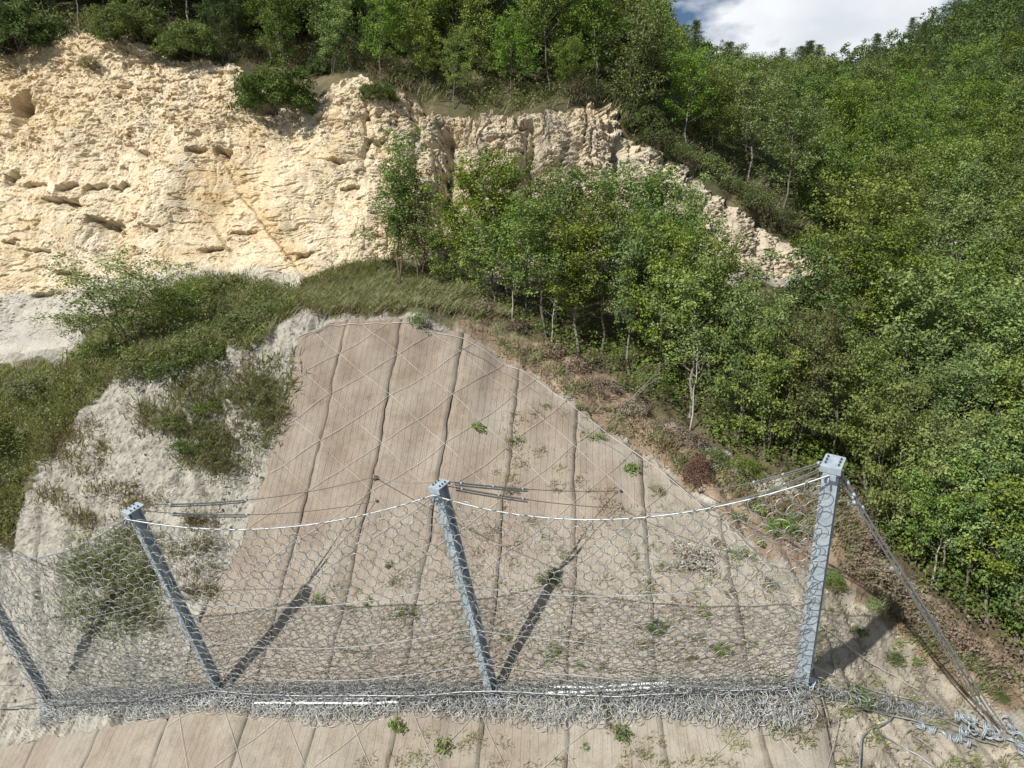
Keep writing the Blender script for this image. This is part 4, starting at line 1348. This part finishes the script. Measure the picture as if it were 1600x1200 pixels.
def tree_at(proto, px, py, top, half, rot, label, name='broadleaf_tree', cat='tree', group=None, mat=None):
    p = G(px, py); d = float(D(px, py))
    H = (py - top) / FPX * d * .88
    sz = H / proto['H']
    sc = half / FPX * d / proto['R'] if half else sz
    return plant(proto, name, p, sc, rot, label, cat, group, mat, sz=sz / sc)


rt = np.random.default_rng(99)
# the grove standing between the mats and the cliff
tree_at(FEATHER, 622, 442, 196, 60, .3, 'slender feathery tree standing alone before the pale cliff', group='trees at the cliff foot')
tree_at(FEATHER, 655, 446, 262, 46, 1.9, 'small feathery tree leaning beside the lone slender one', group='trees at the cliff foot')
GROVE = [(700, 452, 330, 40, 4), (745, 466, 245, 62, 0), (795, 462, 232, 60, 3), (870, 470, 248, 62, 6), (945, 470, 262, 60, 1), (1010, 490, 258, 60, 3), (1070, 520, 275, 58, 2),
         (770, 480, 330, 50, 7), (855, 532, 285, 60, 5), (905, 548, 330, 56, 1), (940, 545, 300, 56, 7), (985, 585, 340, 62, 3), (1030, 600, 330, 58, 0), (1078, 645, 400, 60, 1), (1110, 620, 350, 58, 6), (820, 500, 310, 52, 0), (1040, 560, 300, 56, 5)]
for k, (px, py, tp, hf, v) in enumerate(sorted(GROVE)):
    tree_at(DEC[v], px, py, tp, hf * 1.22, rt.uniform(0, 6.28), f'{ordn(k)} green tree from the feathery tree, in the grove before the cliff', group='trees of the grove before the cliff')
SLOPE_EDGE = [(1150, 690, 430, 66, 6), (1195, 715, 480, 62, 4), (1240, 725, 470, 60, 2), (1300, 735, 490, 66, 0), (1355, 765, 520, 66, 6), (1390, 840, 560, 64, 4), (1430, 880, 620, 66, 2), (1462, 908, 680, 62, 3), (1505, 940, 660, 66, 0), (1545, 975, 700, 70, 1), (1590, 1010, 720, 74, 6), (1640, 1050, 760, 80, 4), (1520, 880, 620, 70, 7), (1600, 930, 640, 76, 3)]
for k, (px, py, tp, hf, v) in enumerate(sorted(SLOPE_EDGE)):
    tree_at(DEC[v], px, py, tp, hf * 1.15, rt.uniform(0, 6.28), f'{ordn(k)} green tree downhill from the grove, along the brown soil edge', group='trees along the edge of the wood', mat=M_AUT if px == 1240 else (M_SILVER if px == 1300 and 0 else None))


SPARSE = make_tree(5.6, 1.3, .36, 16, 7, .10, 27, bark=bark_material('bark_bleached', (.26, .235, .20), (.45, .42, .37)), crad=.3)
SPARSE2 = make_tree(5.0, 1.1, .45, 12, 5, .10, 28, stems=2, lean=.28, bark=M_BARKP, crad=.3)
for px, py, tp, hf, pr, lab in ((1455, 912, 735, 40, SPARSE, 'nearly bare pale tree rising from dry brush beside the guy ropes'), (1492, 925, 760, 42, SPARSE2, 'leaning bare pale tree beside the nearly bare one by the guys'),
                                (972, 640, 545, 40, SPARSE2, 'leaning bare trunk over the brown soil below the grove'), (1078, 665, 470, 34, SPARSE, 'thin bare tree at the grove end above the red bush'),
                                (862, 540, 400, 26, SPARSE, 'thin bare tree in the dark gap of the grove'), (800, 505, 350, 26, SPARSE, 'thin bare tree near the mat top inside the grove')):
    tree_at(pr, px, py, tp, hf, rt.uniform(0, 6.28) if pr is SPARSE else .4, lab, 'bare_tree', 'tree', 'nearly bare trees at the wood edge')
tree_at(DEC[4], 1268, 700, 545, 34, 1.0, 'tree with whitish leaves among the green ones above the end post', 'broadleaf_tree', 'tree', mat=M_SILVER)


def skyline(px):
    return np.interp(px, [960, 1005, 1060, 1110, 1200, 1300, 1350, 1400, 1450, 1480], [-300, -4, 34, 66, 72, 60, 48, 28, 0, -300])


def under_skyline(p, H):
    """how much of its height a tree keeps so that the open sky above the saddle stays open"""
    for k in (1.0, .85, .7, .55, .42):
        tx, ty, _ = topix(np.asarray(p) + np.array([0, 0, H * k * 1.06]))
        if ty > skyline(tx): return k
    return 0.0


def scatter(poly_px, spacing, dmax, cap, seed, extra=None):
    rng = np.random.default_rng(seed)
    a = np.array(poly_px, float)
    lo, hi = a.min(0), a.max(0)
    out = []
    qx = rng.uniform(lo[0], hi[0], 9000); qy = rng.uniform(lo[1], hi[1], 9000)
    ok = inpoly(qx, qy, poly_px); qx, qy = qx[ok], qy[ok]
    pp = G(qx, qy); dd = D(qx, qy)
    acc = np.zeros((0, 2))
    # nearest first, so that the nearer trees are complete
    for i in range(len(qx)):
        if len(out) >= cap: break
        if dd[i] > dmax: continue
        s = spacing(dd[i])
        if len(acc) and (np.hypot(*(acc - pp[i, :2]).T) < s).any(): continue
        acc = np.vstack([acc, pp[i, :2]]); out.append((qx[i], qy[i], pp[i], dd[i]))
    return out


# the wooded slope beside the barrier
POLY_R = [(1120, 640), (1200, 625), (1300, 590), (1330, 470), (1365, 415), (1430, 372), (1600, 335), (1800, 330), (1800, 1000), (1640, 990), (1560, 900), (1480, 850), (1400, 740), (1330, 680), (1240, 650), (1160, 630)]
pts = scatter(POLY_R, lambda d: 2.3 if d < 32 else 2.8, 60, 120, 5)
pts.sort(key=lambda q: (int((q[3] - 15) / 6), q[0]))
band = {}
NEARB = ['low on the wooded slope beside the guy ropes', 'on the slope level with the end post head', 'on the wooded slope level with the mat top', 'on the slope just below the cliff foot', 'on the slope level with the cliff foot', 'on the slope just above the cliff foot', 'on the wooded slope behind the cliff end', 'high behind the cliff end']
for px, py, p, d in pts:
    b = int((d - 15) / 6); k = band.get(b, 0); band[b] = k + 1
    v = int(rt.integers(0, 8)); sc = rt.uniform(.80, 1.15)
    plant(DEC[v], 'broadleaf_tree', p, sc, rt.uniform(0, 6.28), f'{ordn(k)} green tree from the cliff side, {NEARB[min(b, 7)]}', 'tree', 'trees of the wooded slope', mat=M_AUT if rt.uniform() < .06 else None, sz=rt.uniform(.85, 1.05))
# above the cliff's lower end and up to the ridge
POLY_U = [(1000, 190), (1010, 60), (1080, 120), (1130, 140), (1200, 148), (1300, 136), (1420, 100), (1600, 28), (1800, -40), (1800, 325), (1600, 325), (1450, 355), (1350, 388), (1300, 402), (1200, 334), (1110, 267), (1050, 233)]
pts = scatter(POLY_U, lambda d: 2.5 if d < 48 else (3.4 if d < 70 else 4.6), 88, 230, 6)
pts.sort(key=lambda q: (int((q[3] - 35) / 12), q[0]))
band = {}
UPB = ['above the lower end of the cliff', 'up the hill behind the lower cliff end', 'midway up the far hill', 'two thirds up the far hill', 'high on the far hill', 'well below the far ridge', 'close below the far ridge', 'just under the far ridge', 'on the far ridge', 'on the far ridge top', 'beyond the far ridge', 'beyond the far ridge']
for px, py, p, d in pts:
    b = int((d - 35) / 12); nm = 'pine' if (d > 62 and rt.uniform() < .25 + .4 * (px > 1280)) else 'dec'
    k = band.get((b, nm), 0); band[(b, nm)] = k + 1
    if nm == 'pine':
        pr = PINES[int(rt.integers(0, 3))]
        if under_skyline(p, pr['H'] * .85) == 0: continue
        plant(pr, 'pine_tree', p, rt.uniform(.55, .85) * (1.0 if d < 100 else 1.1), rt.uniform(0, 6.28), f'{ordn(k)} dark pine from the cliff side, {UPB[b]}', 'tree', 'pines of the far hill')
    else:
        v = int(rt.integers(0, 8)); sc = rt.uniform(.85, 1.2) * (1.0 if d < 55 else 1.22)
        sc *= under_skyline(p, DEC[v]['H'] * sc)
        if sc == 0: continue
        plant(DEC[v], 'broadleaf_tree', p, sc, rt.uniform(0, 6.28), f'{ordn(k)} leafy tree from the cliff side, {UPB[b]}', 'tree', 'trees of the far hill', sz=rt.uniform(.8, 1.0))
# the far wood below the ridge reads as one mass; its pines stand out singly
fr = np.random.default_rng(404)
qx = fr.uniform(1000, 1750, 26000); qy = fr.uniform(-110, 190, 26000)
m = inpoly(qx, qy, [(1000, 40), (1080, 90), (1300, 90), (1420, 40), (1500, -5), (1600, -110), (1800, -110), (1800, 240), (1000, 240)])
qx, qy = qx[m], qy[m]; dd = D(qx, qy)
m = (dd > 78) & (qy > line_y(9, qx) + .5); qx, qy, dd = qx[m], qy[m], dd[m]
pp = G(qx, qy); acc = np.zeros((0, 2)); CL, RR, farp = [], [], []
for i in range(len(qx)):
    if len(acc) and (np.hypot(*(acc - pp[i, :2]).T) < 2.8).any(): continue
    acc = np.vstack([acc, pp[i, :2]])
    if fr.uniform() < .09 and len(farp) < 70:
        farp.append((qx[i], pp[i], dd[i])); continue
    h, r = fr.uniform(2.6, 4.6), fr.uniform(1.3, 2.1)
    c = fr.normal(0, 1, (26, 3)); c /= np.linalg.norm(c, axis=1)[:, None]; c[:, 2] = c[:, 2] * .5 + .5
    CL.append(pp[i] + c * np.array([r, r, h])); RR.append(np.full(26, .62))
CL = np.concatenate(CL); RR = np.concatenate(RR)
link('forest', crown_mesh('forest', M_FAR, CL, RR, 13, .40, 405, .8), kind='stuff', label='dense green wood covering the far hillside up to the ridge')
farp.sort(key=lambda q: q[0])
for k, (px, p, d) in enumerate(farp):
    plant(PINES[k % 3], 'pine_tree', p, fr.uniform(.55, .85), fr.uniform(0, 6.28), f'{ordn(k)} dark pine from the cliff side, standing out of the far wood', 'tree', 'pines of the far hill')
# the wood on top of the cliff
POLY_T = [(-160, 70), (0, 72), (60, 48), (200, 44), (330, 90), (420, 130), (560, 122), (640, 150), (800, 182), (930, 155), (985, 195), (1010, 190), (1010, 20), (960, -20), (800, -90), (500, -110), (-160, -120)]
pts = scatter(POLY_T, lambda d: 1.8 if d < 44 else 2.6, 58, 130, 8)
pts.sort(key=lambda q: (int((q[3] - 36) / 5), q[0]))
band = {}
TPB = ['on the very edge of the cliff top', 'just behind the cliff edge', 'a few metres behind the cliff edge', 'in the wood above the cliff', 'deep in the wood above the cliff', 'far back in the wood above the cliff']
for px, py, p, d in pts:
    b = int((d - 36) / 5); k = band.get(b, 0); band[b] = k + 1
    v = int(rt.integers(0, 8)); sc = rt.uniform(.9, 1.25) * (.58 if d < 40 else (.92 if d < 42.5 else 1.12))
    sc *= under_skyline(p, DEC[v]['H'] * sc)
    if sc == 0: continue
    plant(DEC[v], 'broadleaf_tree', p, sc, rt.uniform(0, 6.28), f'{ordn(k)} green tree from the outer end, {TPB[min(b, 5)]}', 'tree', 'trees on top of the cliff', sz=rt.uniform(.9, 1.15), mat=M_LEAFD if px < 380 and rt.uniform() < .6 else None)

# shrubs that stand out
def bush_at(proto, px, py, half, rot, label, name='shrub', cat='shrub', group=None, mat=None, sz=1.0, stem='stem'):
    d = float(D(px, py)); p = G(px, py)
    p = p + np.array([0, -.7, .69]) * 0.0
    return plant(proto, name, p, half / FPX * d / proto['R'], rot, label, cat, group, mat, stem, sz)


bush_at(JUNI, 432, 172, 66, .2, 'large dense dark green shrub overhanging the cliff top')
bush_at(JUNI, 592, 158, 30, 1.2, 'small dark shrub perched on the cliff edge beyond the large one')
bush_at(JUNI, 30, 75, 72, 2.2, 'dark shrub mass on the outer end of the cliff top')
bush_at(JUNI, 205, 62, 58, .9, 'dark shrub on the cliff top above the lumpy rock')
bush_at(JUNI, 300, 88, 52, 2.9, 'dark shrub on the cliff top above the white rock lip')
bush_at(JUNI, 505, 115, 26, 3.9, 'low dark shrub beside the large overhanging one')
bush_at(JUNI, 1000, 200, 40, 4.3, 'dark shrub hanging over the broken nose of the cliff')
bush_at(BUSH[1], 138, 102, 16, 1.0, 'small grey tuft growing on the pale upper cliff', mat=M_GRASSB)
tree_at(FEATHER2, 205, 545, 398, 120, .5, 'feathery multi-stemmed shrub tree on the grassy bank before the cliff', 'small_tree', 'tree')
tree_at(FEATHER2, 275, 520, 425, 60, 2.5, 'smaller feathery shrub beside the multi-stemmed one on the bank', 'small_tree', 'tree')
bush_at(REDB, 1090, 752, 20, .3, 'rusty red dried bush at the soil edge between grove and end post', sz=1.0)
bush_at(WHITEP, 1080, 882, 36, .3, 'whitish dried plant on the mats behind the net', 'dried_plant', 'plant', stem='stem')
bush_at(WHITEP, 1275, 1130, 20, 1.3, 'greyish dried weed below the foot of the end post', 'dried_plant', 'plant', mat=M_GRASSB)
for k, (px, py, hf, v) in enumerate([(1020, 222, 30, 1), (1062, 246, 26, 0), (1105, 268, 32, 1), (1140, 296, 26, 2), (1178, 322, 32, 1), (1222, 352, 30, 0), (1262, 384, 30, 1), (1300, 400, 34, 1)]):
    bush_at(BUSH[v], px, py, hf, rt.uniform(0, 6), f'{ordn(k)} dark bush on the sloping cliff rim, counted down from the broken rock nose', group='dark bushes on the sloping cliff rim', sz=.9, mat=M_LEAFD)
for k, (px, py, hf, v, sz) in enumerate([(160, 560, 40, 1, .9), (215, 585, 46, 2, .8), (270, 590, 44, 1, .8), (330, 560, 40, 1, .7), (310, 470, 42, 0, .8), (362, 455, 36, 2, .9), (420, 462, 34, 0, .7), (380, 520, 40, 1, .7), (440, 490, 30, 1, .8), (130, 520, 40, 0, .9), (60, 610, 50, 2, .6), (20, 690, 50, 1, .6), (330, 640, 30, 1, .6), (270, 665, 34, 2, .6), (400, 620, 30, 2, .6), (230, 900, 34, 1, .7), (180, 870, 26, 2, .7), (290, 700, 26, 1, .5)]):
    bush_at(BUSH[v], px, py, hf, rt.uniform(0, 6), f'{ordn(k)} olive bush on the grassy bank and gully, counted from the feathery tree', group='olive bushes on the bank and in the gully', sz=sz, mat=M_LEAFD if v == 1 else M_OLIVE)
for k, (px, py, hf, v) in enumerate([(750, 490, 34, 0), (800, 512, 30, 1), (860, 552, 30, 0), (895, 575, 28, 0), (935, 605, 34, 1), (985, 640, 26, 0), (1040, 668, 30, 1), (1075, 690, 30, 0), (1330, 880, 40, 1), (1370, 915, 44, 0), (1410, 945, 44, 1), (1450, 985, 36, 0), (1350, 850, 36, 0), (1480, 1000, 40, 0)]):
    bush_at(DRYB[v], px, py, hf, rt.uniform(0, 6), f'{ordn(k)} heap of dry brown brush going down the soil edge from the mat top', 'dry_brush', 'brush', 'heaps of dry brown brush beside the mats', sz=.9)
for k, (px, py, hf) in enumerate([(1220, 830, 26), (1302, 915, 20), (1235, 812, 16), (1345, 990, 14), (1360, 950, 18), (1395, 1030, 16), (1345, 1095, 24), (1430, 1033, 8), (1028, 985, 20), (858, 908, 22), (1300, 905, 18), (1110, 720, 30), (1160, 740, 34), (1560, 1092, 16), (1130, 1020, 16)]):
    bush_at(BUSH[k % 2] if hf > 12 else WEED[0], px, py, hf, rt.uniform(0, 6), ['leafy green weed behind the net near the end post head', 'dark green plant right beside the end post shaft', 'small leafy plant behind the net above the larger weed', 'green plant between the post shadow tip and brush', 'green plant by the dry brush uphill of the shadow',
        'bright green plant on the soil beyond the post shadow', 'leafy plant on the ropes below the end post', 'tiny bright green plant on the bare soil near the guys', 'round green plant caught behind the net past the middle post', 'green plant at the tip of the middle post shadow', 'dark plant hugging the end post on its tree side',
        'dark green shrub next to the rusty red bush', 'olive shrub between the red bush and the end post', 'yellowish plant beside the guy ropes near the anchor', 'low plant behind the net midway to the end post'][k], 'green_plant', 'plant', 'green plants on the slope', stem='stem', sz=.75, mat=M_LEAFD if k in (1, 9, 8) else None)
# small weeds on the mats
wr = np.random.default_rng(5)
WPX = [(657, 512), (745, 672), (855, 638), (930, 685), (985, 738), (870, 768), (1030, 772), (950, 640), (905, 640), (800, 770), (805, 690), (560, 925), (610, 885), (575, 945), (790, 1000), (950, 1140), (915, 1170), (690, 1170), (1035, 1165), (1220, 1140), (1150, 810), (1185, 800), (1120, 850), (1160, 870), (1190, 850), (1140, 930), (1100, 960), (1200, 920), (865, 1020), (905, 1040), (640, 960), (1080, 1030), (1180, 1010), (945, 1120), (970, 1150), (1365, 1150), (500, 940), (620, 1140), (1230, 1115), (1245, 1150)]
for k, (px, py) in enumerate(sorted(WPX, key=lambda q: q[1])):
    pr = WEED[int(wr.integers(0, 3))]
    u, w = uw_of_pix(px, py); p = slope(float(u), float(w), np.float64(.03))
    first = (px, py) == (657, 512)
    plant(pr, 'weed', p, wr.uniform(.5, 1.1) * (.9 if not first else 1.0), wr.uniform(0, 6), 'tall bright weed at the top edge of the mats' if first else f'small green weed on the mats, {ordn(k)} counted down from the mat top', 'weed', 'small weeds growing through the mats', M_GRASSB if wr.uniform() < .3 and not first else None, 'stem', 2.2 if first else 1.0)


# ------------------------------------------------------------------ grass and undergrowth
def clump_points(poly, n, seed, clump=0, spread=14):
    rng = np.random.default_rng(seed)
    a = np.array(poly, float); lo, hi = a.min(0), a.max(0)
    qx = rng.uniform(lo[0], hi[0], n * 5); qy = rng.uniform(lo[1], hi[1], n * 5)
    m = inpoly(qx + 10 * perlin(qx * .05, qy * .05, 1.), qy + 10 * perlin(qx * .05, qy * .05, 6.), poly)
    qx, qy = qx[m][:n], qy[m][:n]
    if clump:
        k = rng.integers(0, clump, n)[:len(qx)]
        qx = qx[k] + rng.normal(0, spread, len(k)); qy = qy[k] + rng.normal(0, spread * .6, len(k))
    return qx, qy


def grass(name, poly, n, hmin, hmax, mat, seed, label, clump=0, spread=14, wid=.016):
    rng = np.random.default_rng(seed)
    qx, qy = clump_points(poly, n, seed, clump, spread)
    p = G(qx, qy) + np.array([0, -.05, .03])
    p = p + np.array([.05, -.72, .69]) * (soil_bumps(p) - .02)[:, None]
    m = len(p)
    patch = perlin(p[:, 0] * .7, p[:, 1] * .7, 3.) * .5 + .5
    h = rng.uniform(hmin, hmax, m) * (.6 + .7 * patch)
    az = rng.uniform(0, 6.28, m)
    lean = rng.uniform(.1, .75, m)
    d = np.stack([np.cos(az) * lean * 1.3 + .08, np.sin(az) * lean * 1.3 - .25, np.ones(m)], -1); d /= np.linalg.norm(d, axis=1)[:, None]
    s = np.stack([-np.sin(az + .8), np.cos(az + .8), 0 * az], -1) * wid * rng.uniform(.7, 1.5, (m, 1))
    mid = p + d * h[:, None] * .55
    tip = p + d * h[:, None] + np.stack([np.cos(az), np.sin(az) - .3, -.4 + 0 * az], -1) * (h * .25)[:, None]
    v = np.stack([p - s, p + s, mid + s * .8, mid - s * .8, tip + s * .15, tip - s * .15], 1).reshape(-1, 3)
    b = np.arange(m)[:, None] * 6
    f = np.concatenate([b + np.array([0, 1, 2, 3]), b + np.array([3, 2, 4, 5])], 0)
    tone = np.clip(.15 + .5 * patch + rng.uniform(-.25, .35, m), 0, 1)
    me = mesh_np(name, v, f, mat, False, {'tone': ('FACE', 'FLOAT', np.concatenate([tone, tone]))})
    link(name, me, kind='stuff', label=label)


BANK = [(-420, 575), (0, 582), (90, 575), (140, 545), (190, 470), (300, 440), (360, 432), (470, 448), (490, 470), (440, 500), (400, 540), (330, 560), (250, 590), (170, 590), (140, 640), (90, 690), (40, 760), (10, 850), (-420, 880)]
BENCH = [(470, 440), (560, 418), (620, 412), (700, 430), (760, 460), (800, 500), (740, 500), (700, 492), (640, 484), (560, 488), (500, 492), (470, 480)]
grass('grass', BANK, 27000, .25, .62, M_GRASS, 1, 'shaggy green grass on the bank below the cliff', 0)
grass('grass', BANK, 20000, .25, .65, M_GRASSB, 2, 'dry olive grass mixed into the bank below the cliff', 800, 10)
grass('grass', BENCH, 22000, .2, .5, M_GRASS, 3, 'light green grass on the shelf above the mats', 0)
grass('grass', BENCH, 8000, .2, .5, M_GRASSB, 4, 'dry straw grass on the shelf above the mats', 300, 8)
GULLY = [(220, 640), (300, 600), (380, 560), (450, 560), (448, 600), (420, 680), (380, 720), (350, 740), (300, 730), (240, 690)]
grass('grass', GULLY, 3000, .2, .55, M_GRASS, 5, 'grass tufts in the eroded gully beside the mats', 34, 13)
grass('grass', GULLY, 3200, .2, .55, M_GRASSB, 6, 'brownish dry tufts in the eroded gully beside the mats', 44, 14)
TUFTS = [(40, 700), (160, 640), (240, 740), (330, 760), (360, 900), (250, 1010), (120, 900), (60, 820)]
grass('grass', TUFTS, 4500, .15, .45, M_GRASSB, 7, 'sparse tufts on the pale eroded mound', 60, 12)
NETGRASS = [(130, 830), (200, 840), (270, 880), (250, 960), (190, 1000), (120, 990), (90, 900)]
grass('grass', NETGRASS, 3000, .2, .55, M_GRASS, 17, 'dark grass patch behind the net on the eroded slope', 60, 16)
EDGE = [(700, 480), (800, 520), (900, 590), (1000, 660), (1100, 730), (1330, 760), (1360, 880), (1480, 970), (1600, 1080), (1600, 1110), (1480, 1060), (1380, 950), (1300, 860), (1180, 800), (1060, 735), (960, 670), (860, 600), (730, 510)]
grass('grass', EDGE, 9000, .12, .4, M_GRASSB, 8, 'dry grass along the brown soil beside the trees', 260, 9)
grass('grass', EDGE, 6000, .12, .4, M_GRASS, 9, 'green grass patches along the brown soil beside the trees', 90, 9)
TOPEDGE = [(-140, 75), (60, 50), (200, 42), (340, 88), (400, 100), (560, 112), (650, 142), (800, 178), (940, 150), (990, 195), (1110, 268), (1210, 335), (1300, 400), (1310, 380), (1220, 300), (1100, 235), (1000, 160), (930, 130), (800, 150), (560, 85), (330, 55), (60, 20), (-140, 40)]
grass('grass', TOPEDGE, 20000, .25, .8, M_GRASSB, 10, 'dry grass and thin stems along the cliff edge', 420, 9, .02)
grass('grass', TOPEDGE, 16000, .25, .7, M_GRASS, 11, 'green grass along the cliff edge', 300, 9, .02)


ONMAT = [(800, 640), (900, 650), (1000, 720), (1130, 800), (1230, 930), (1250, 1060), (1240, 1075), (780, 1075), (560, 1060), (480, 930), (560, 880), (760, 820)]
grass('grass', ONMAT, 2600, .08, .26, M_GRASSB, 21, 'sparse dry wisps rooted in the mats behind the net', 150, 8, .010)
grass('grass', ONMAT, 1600, .08, .24, M_GRASS, 22, 'sparse green wisps rooted in the mats behind the net', 60, 7, .010)
BARE = [(1250, 940), (1340, 930), (1430, 1000), (1560, 1100), (1620, 1130), (1620, 1230), (1330, 1230), (1290, 1120), (1270, 1080)]
grass('grass', BARE, 1500, .08, .25, M_GRASSB, 23, 'dry wisps on the tan soil below the end post', 70, 9, .010)
grass('grass', BARE, 700, .06, .2, M_GRASS, 24, 'green wisps on the tan soil below the end post', 26, 7, .012)
grass('grass', [(560, 1150), (1290, 1130), (1320, 1230), (560, 1230)], 1300, .06, .2, M_GRASS, 25, 'green wisps on the mats below the net', 40, 10, .010)


def stones(poly, n, rmin, rmax, seed, label):
    rng = np.random.default_rng(seed)
    qx, qy = clump_points(poly, n, seed)
    p = G(qx, qy); m = len(p)
    p = p + np.array([.05, -.72, .69]) * (soil_bumps(p) + .0)[:, None]
    r = rmin * (rmax / rmin) ** (rng.uniform(0, 1, m) ** 2.2)
    base = np.array([[1, 0, 0], [0, 1, 0], [-1, 0, 0], [0, -1, 0], [0, 0, 1], [0, 0, -1]], float)
    v = base[None] * rng.uniform(.55, 1.2, (m, 6, 1)) * r[:, None, None] * rng.uniform(.6, 1.2, (m, 1, 3))
    ang = rng.uniform(0, 6.28, m); ca, sa = np.cos(ang)[:, None], np.sin(ang)[:, None]
    v = np.stack([v[..., 0] * ca - v[..., 1] * sa, v[..., 0] * sa + v[..., 1] * ca, v[..., 2]], -1) + p[:, None]
    f = np.array([[0, 1, 4], [1, 2, 4], [2, 3, 4], [3, 0, 4], [1, 0, 5], [2, 1, 5], [3, 2, 5], [0, 3, 5]])
    F = (f[None] + (np.arange(m) * 6)[:, None, None]).reshape(-1, 3)
    link('gravel', mesh_np('gravel', v.reshape(-1, 3), F, M_STONE, False), kind='stuff', label=label)


stones(BARE, 1100, .012, .07, 31, 'small pale stones on the tan soil below the end post')
stones([(20, 830), (120, 680), (230, 610), (440, 560), (420, 700), (330, 930), (270, 1110), (0, 1140)], 1800, .015, .09, 32, 'small pale stones and crumbs on the eroded soil')
stones([(720, 520), (830, 560), (1000, 660), (1150, 770), (1330, 850), (1380, 940), (1300, 930), (1120, 800), (985, 700), (815, 580)], 900, .012, .08, 33, 'stones on the brown soil beside the mats')


def undergrowth(name, poly, n, size, rad, per, seed, label, mat, hmax=.8):
    rng = np.random.default_rng(seed)
    qx, qy = clump_points(poly, n, seed)
    p = G(qx, qy)
    c = p + np.stack([0 * qx, -.1 + 0 * qx, rng.uniform(.05, hmax, len(qx))], -1)
    me = crown_mesh(name, mat, c, rad, per, size, seed, .7)
    link(name, me, kind='stuff', label=label)


undergrowth('undergrowth', [(730, 462), (900, 520), (1100, 560), (1240, 600), (1400, 620), (1700, 700), (1700, 1040), (1600, 1020), (1490, 950), (1400, 880), (1335, 770), (1200, 735), (1100, 685), (1000, 630), (900, 570), (800, 510)], 1100, .12, .5, 26, 71, 'low leafy undergrowth beneath the trees beside the mats', M_LEAFD)
undergrowth('undergrowth', BANK, 640, .10, .40, 26, 76, 'low olive scrub mixed into the bank grass', M_OLIVE, .45)
undergrowth('undergrowth', [(150, 540), (320, 460), (470, 460), (440, 510), (330, 565), (200, 600)], 150, .11, .45, 28, 77, 'darker green scrub on the bank beside the feathery tree', M_LEAFD, .7)
undergrowth('undergrowth', TOPEDGE, 2200, .13, .45, 24, 74, 'low scrub along the cliff edge', M_OLIVE, .7)
undergrowth('undergrowth', [(1290, 780), (1345, 770), (1400, 870), (1480, 940), (1610, 1020), (1700, 1100), (1700, 1140), (1600, 1085), (1500, 1030), (1400, 950), (1330, 870)], 70, .10, .35, 20, 75, 'brown leaf litter and scrub below the wood edge', M_BROWN, .35)
undergrowth('undergrowth', [(1110, 560), (1200, 470), (1320, 440), (1430, 380), (1700, 340), (1700, 700), (1400, 620), (1240, 600)], 800, .15, .6, 24, 72, 'low leafy undergrowth on the wooded slope', M_LEAFD)
undergrowth('undergrowth', [(-140, 40), (60, 10), (330, 50), (560, 80), (800, 150), (930, 120), (1000, 150), (1110, 240), (1300, 370), (1700, 320), (1700, 20), (1420, 80), (1130, 115), (1010, 60), (800, -60), (-140, -60)], 2200, .17, .7, 24, 73, 'low leafy undergrowth in the woods above the cliff', M_LEAFD, 1.2)
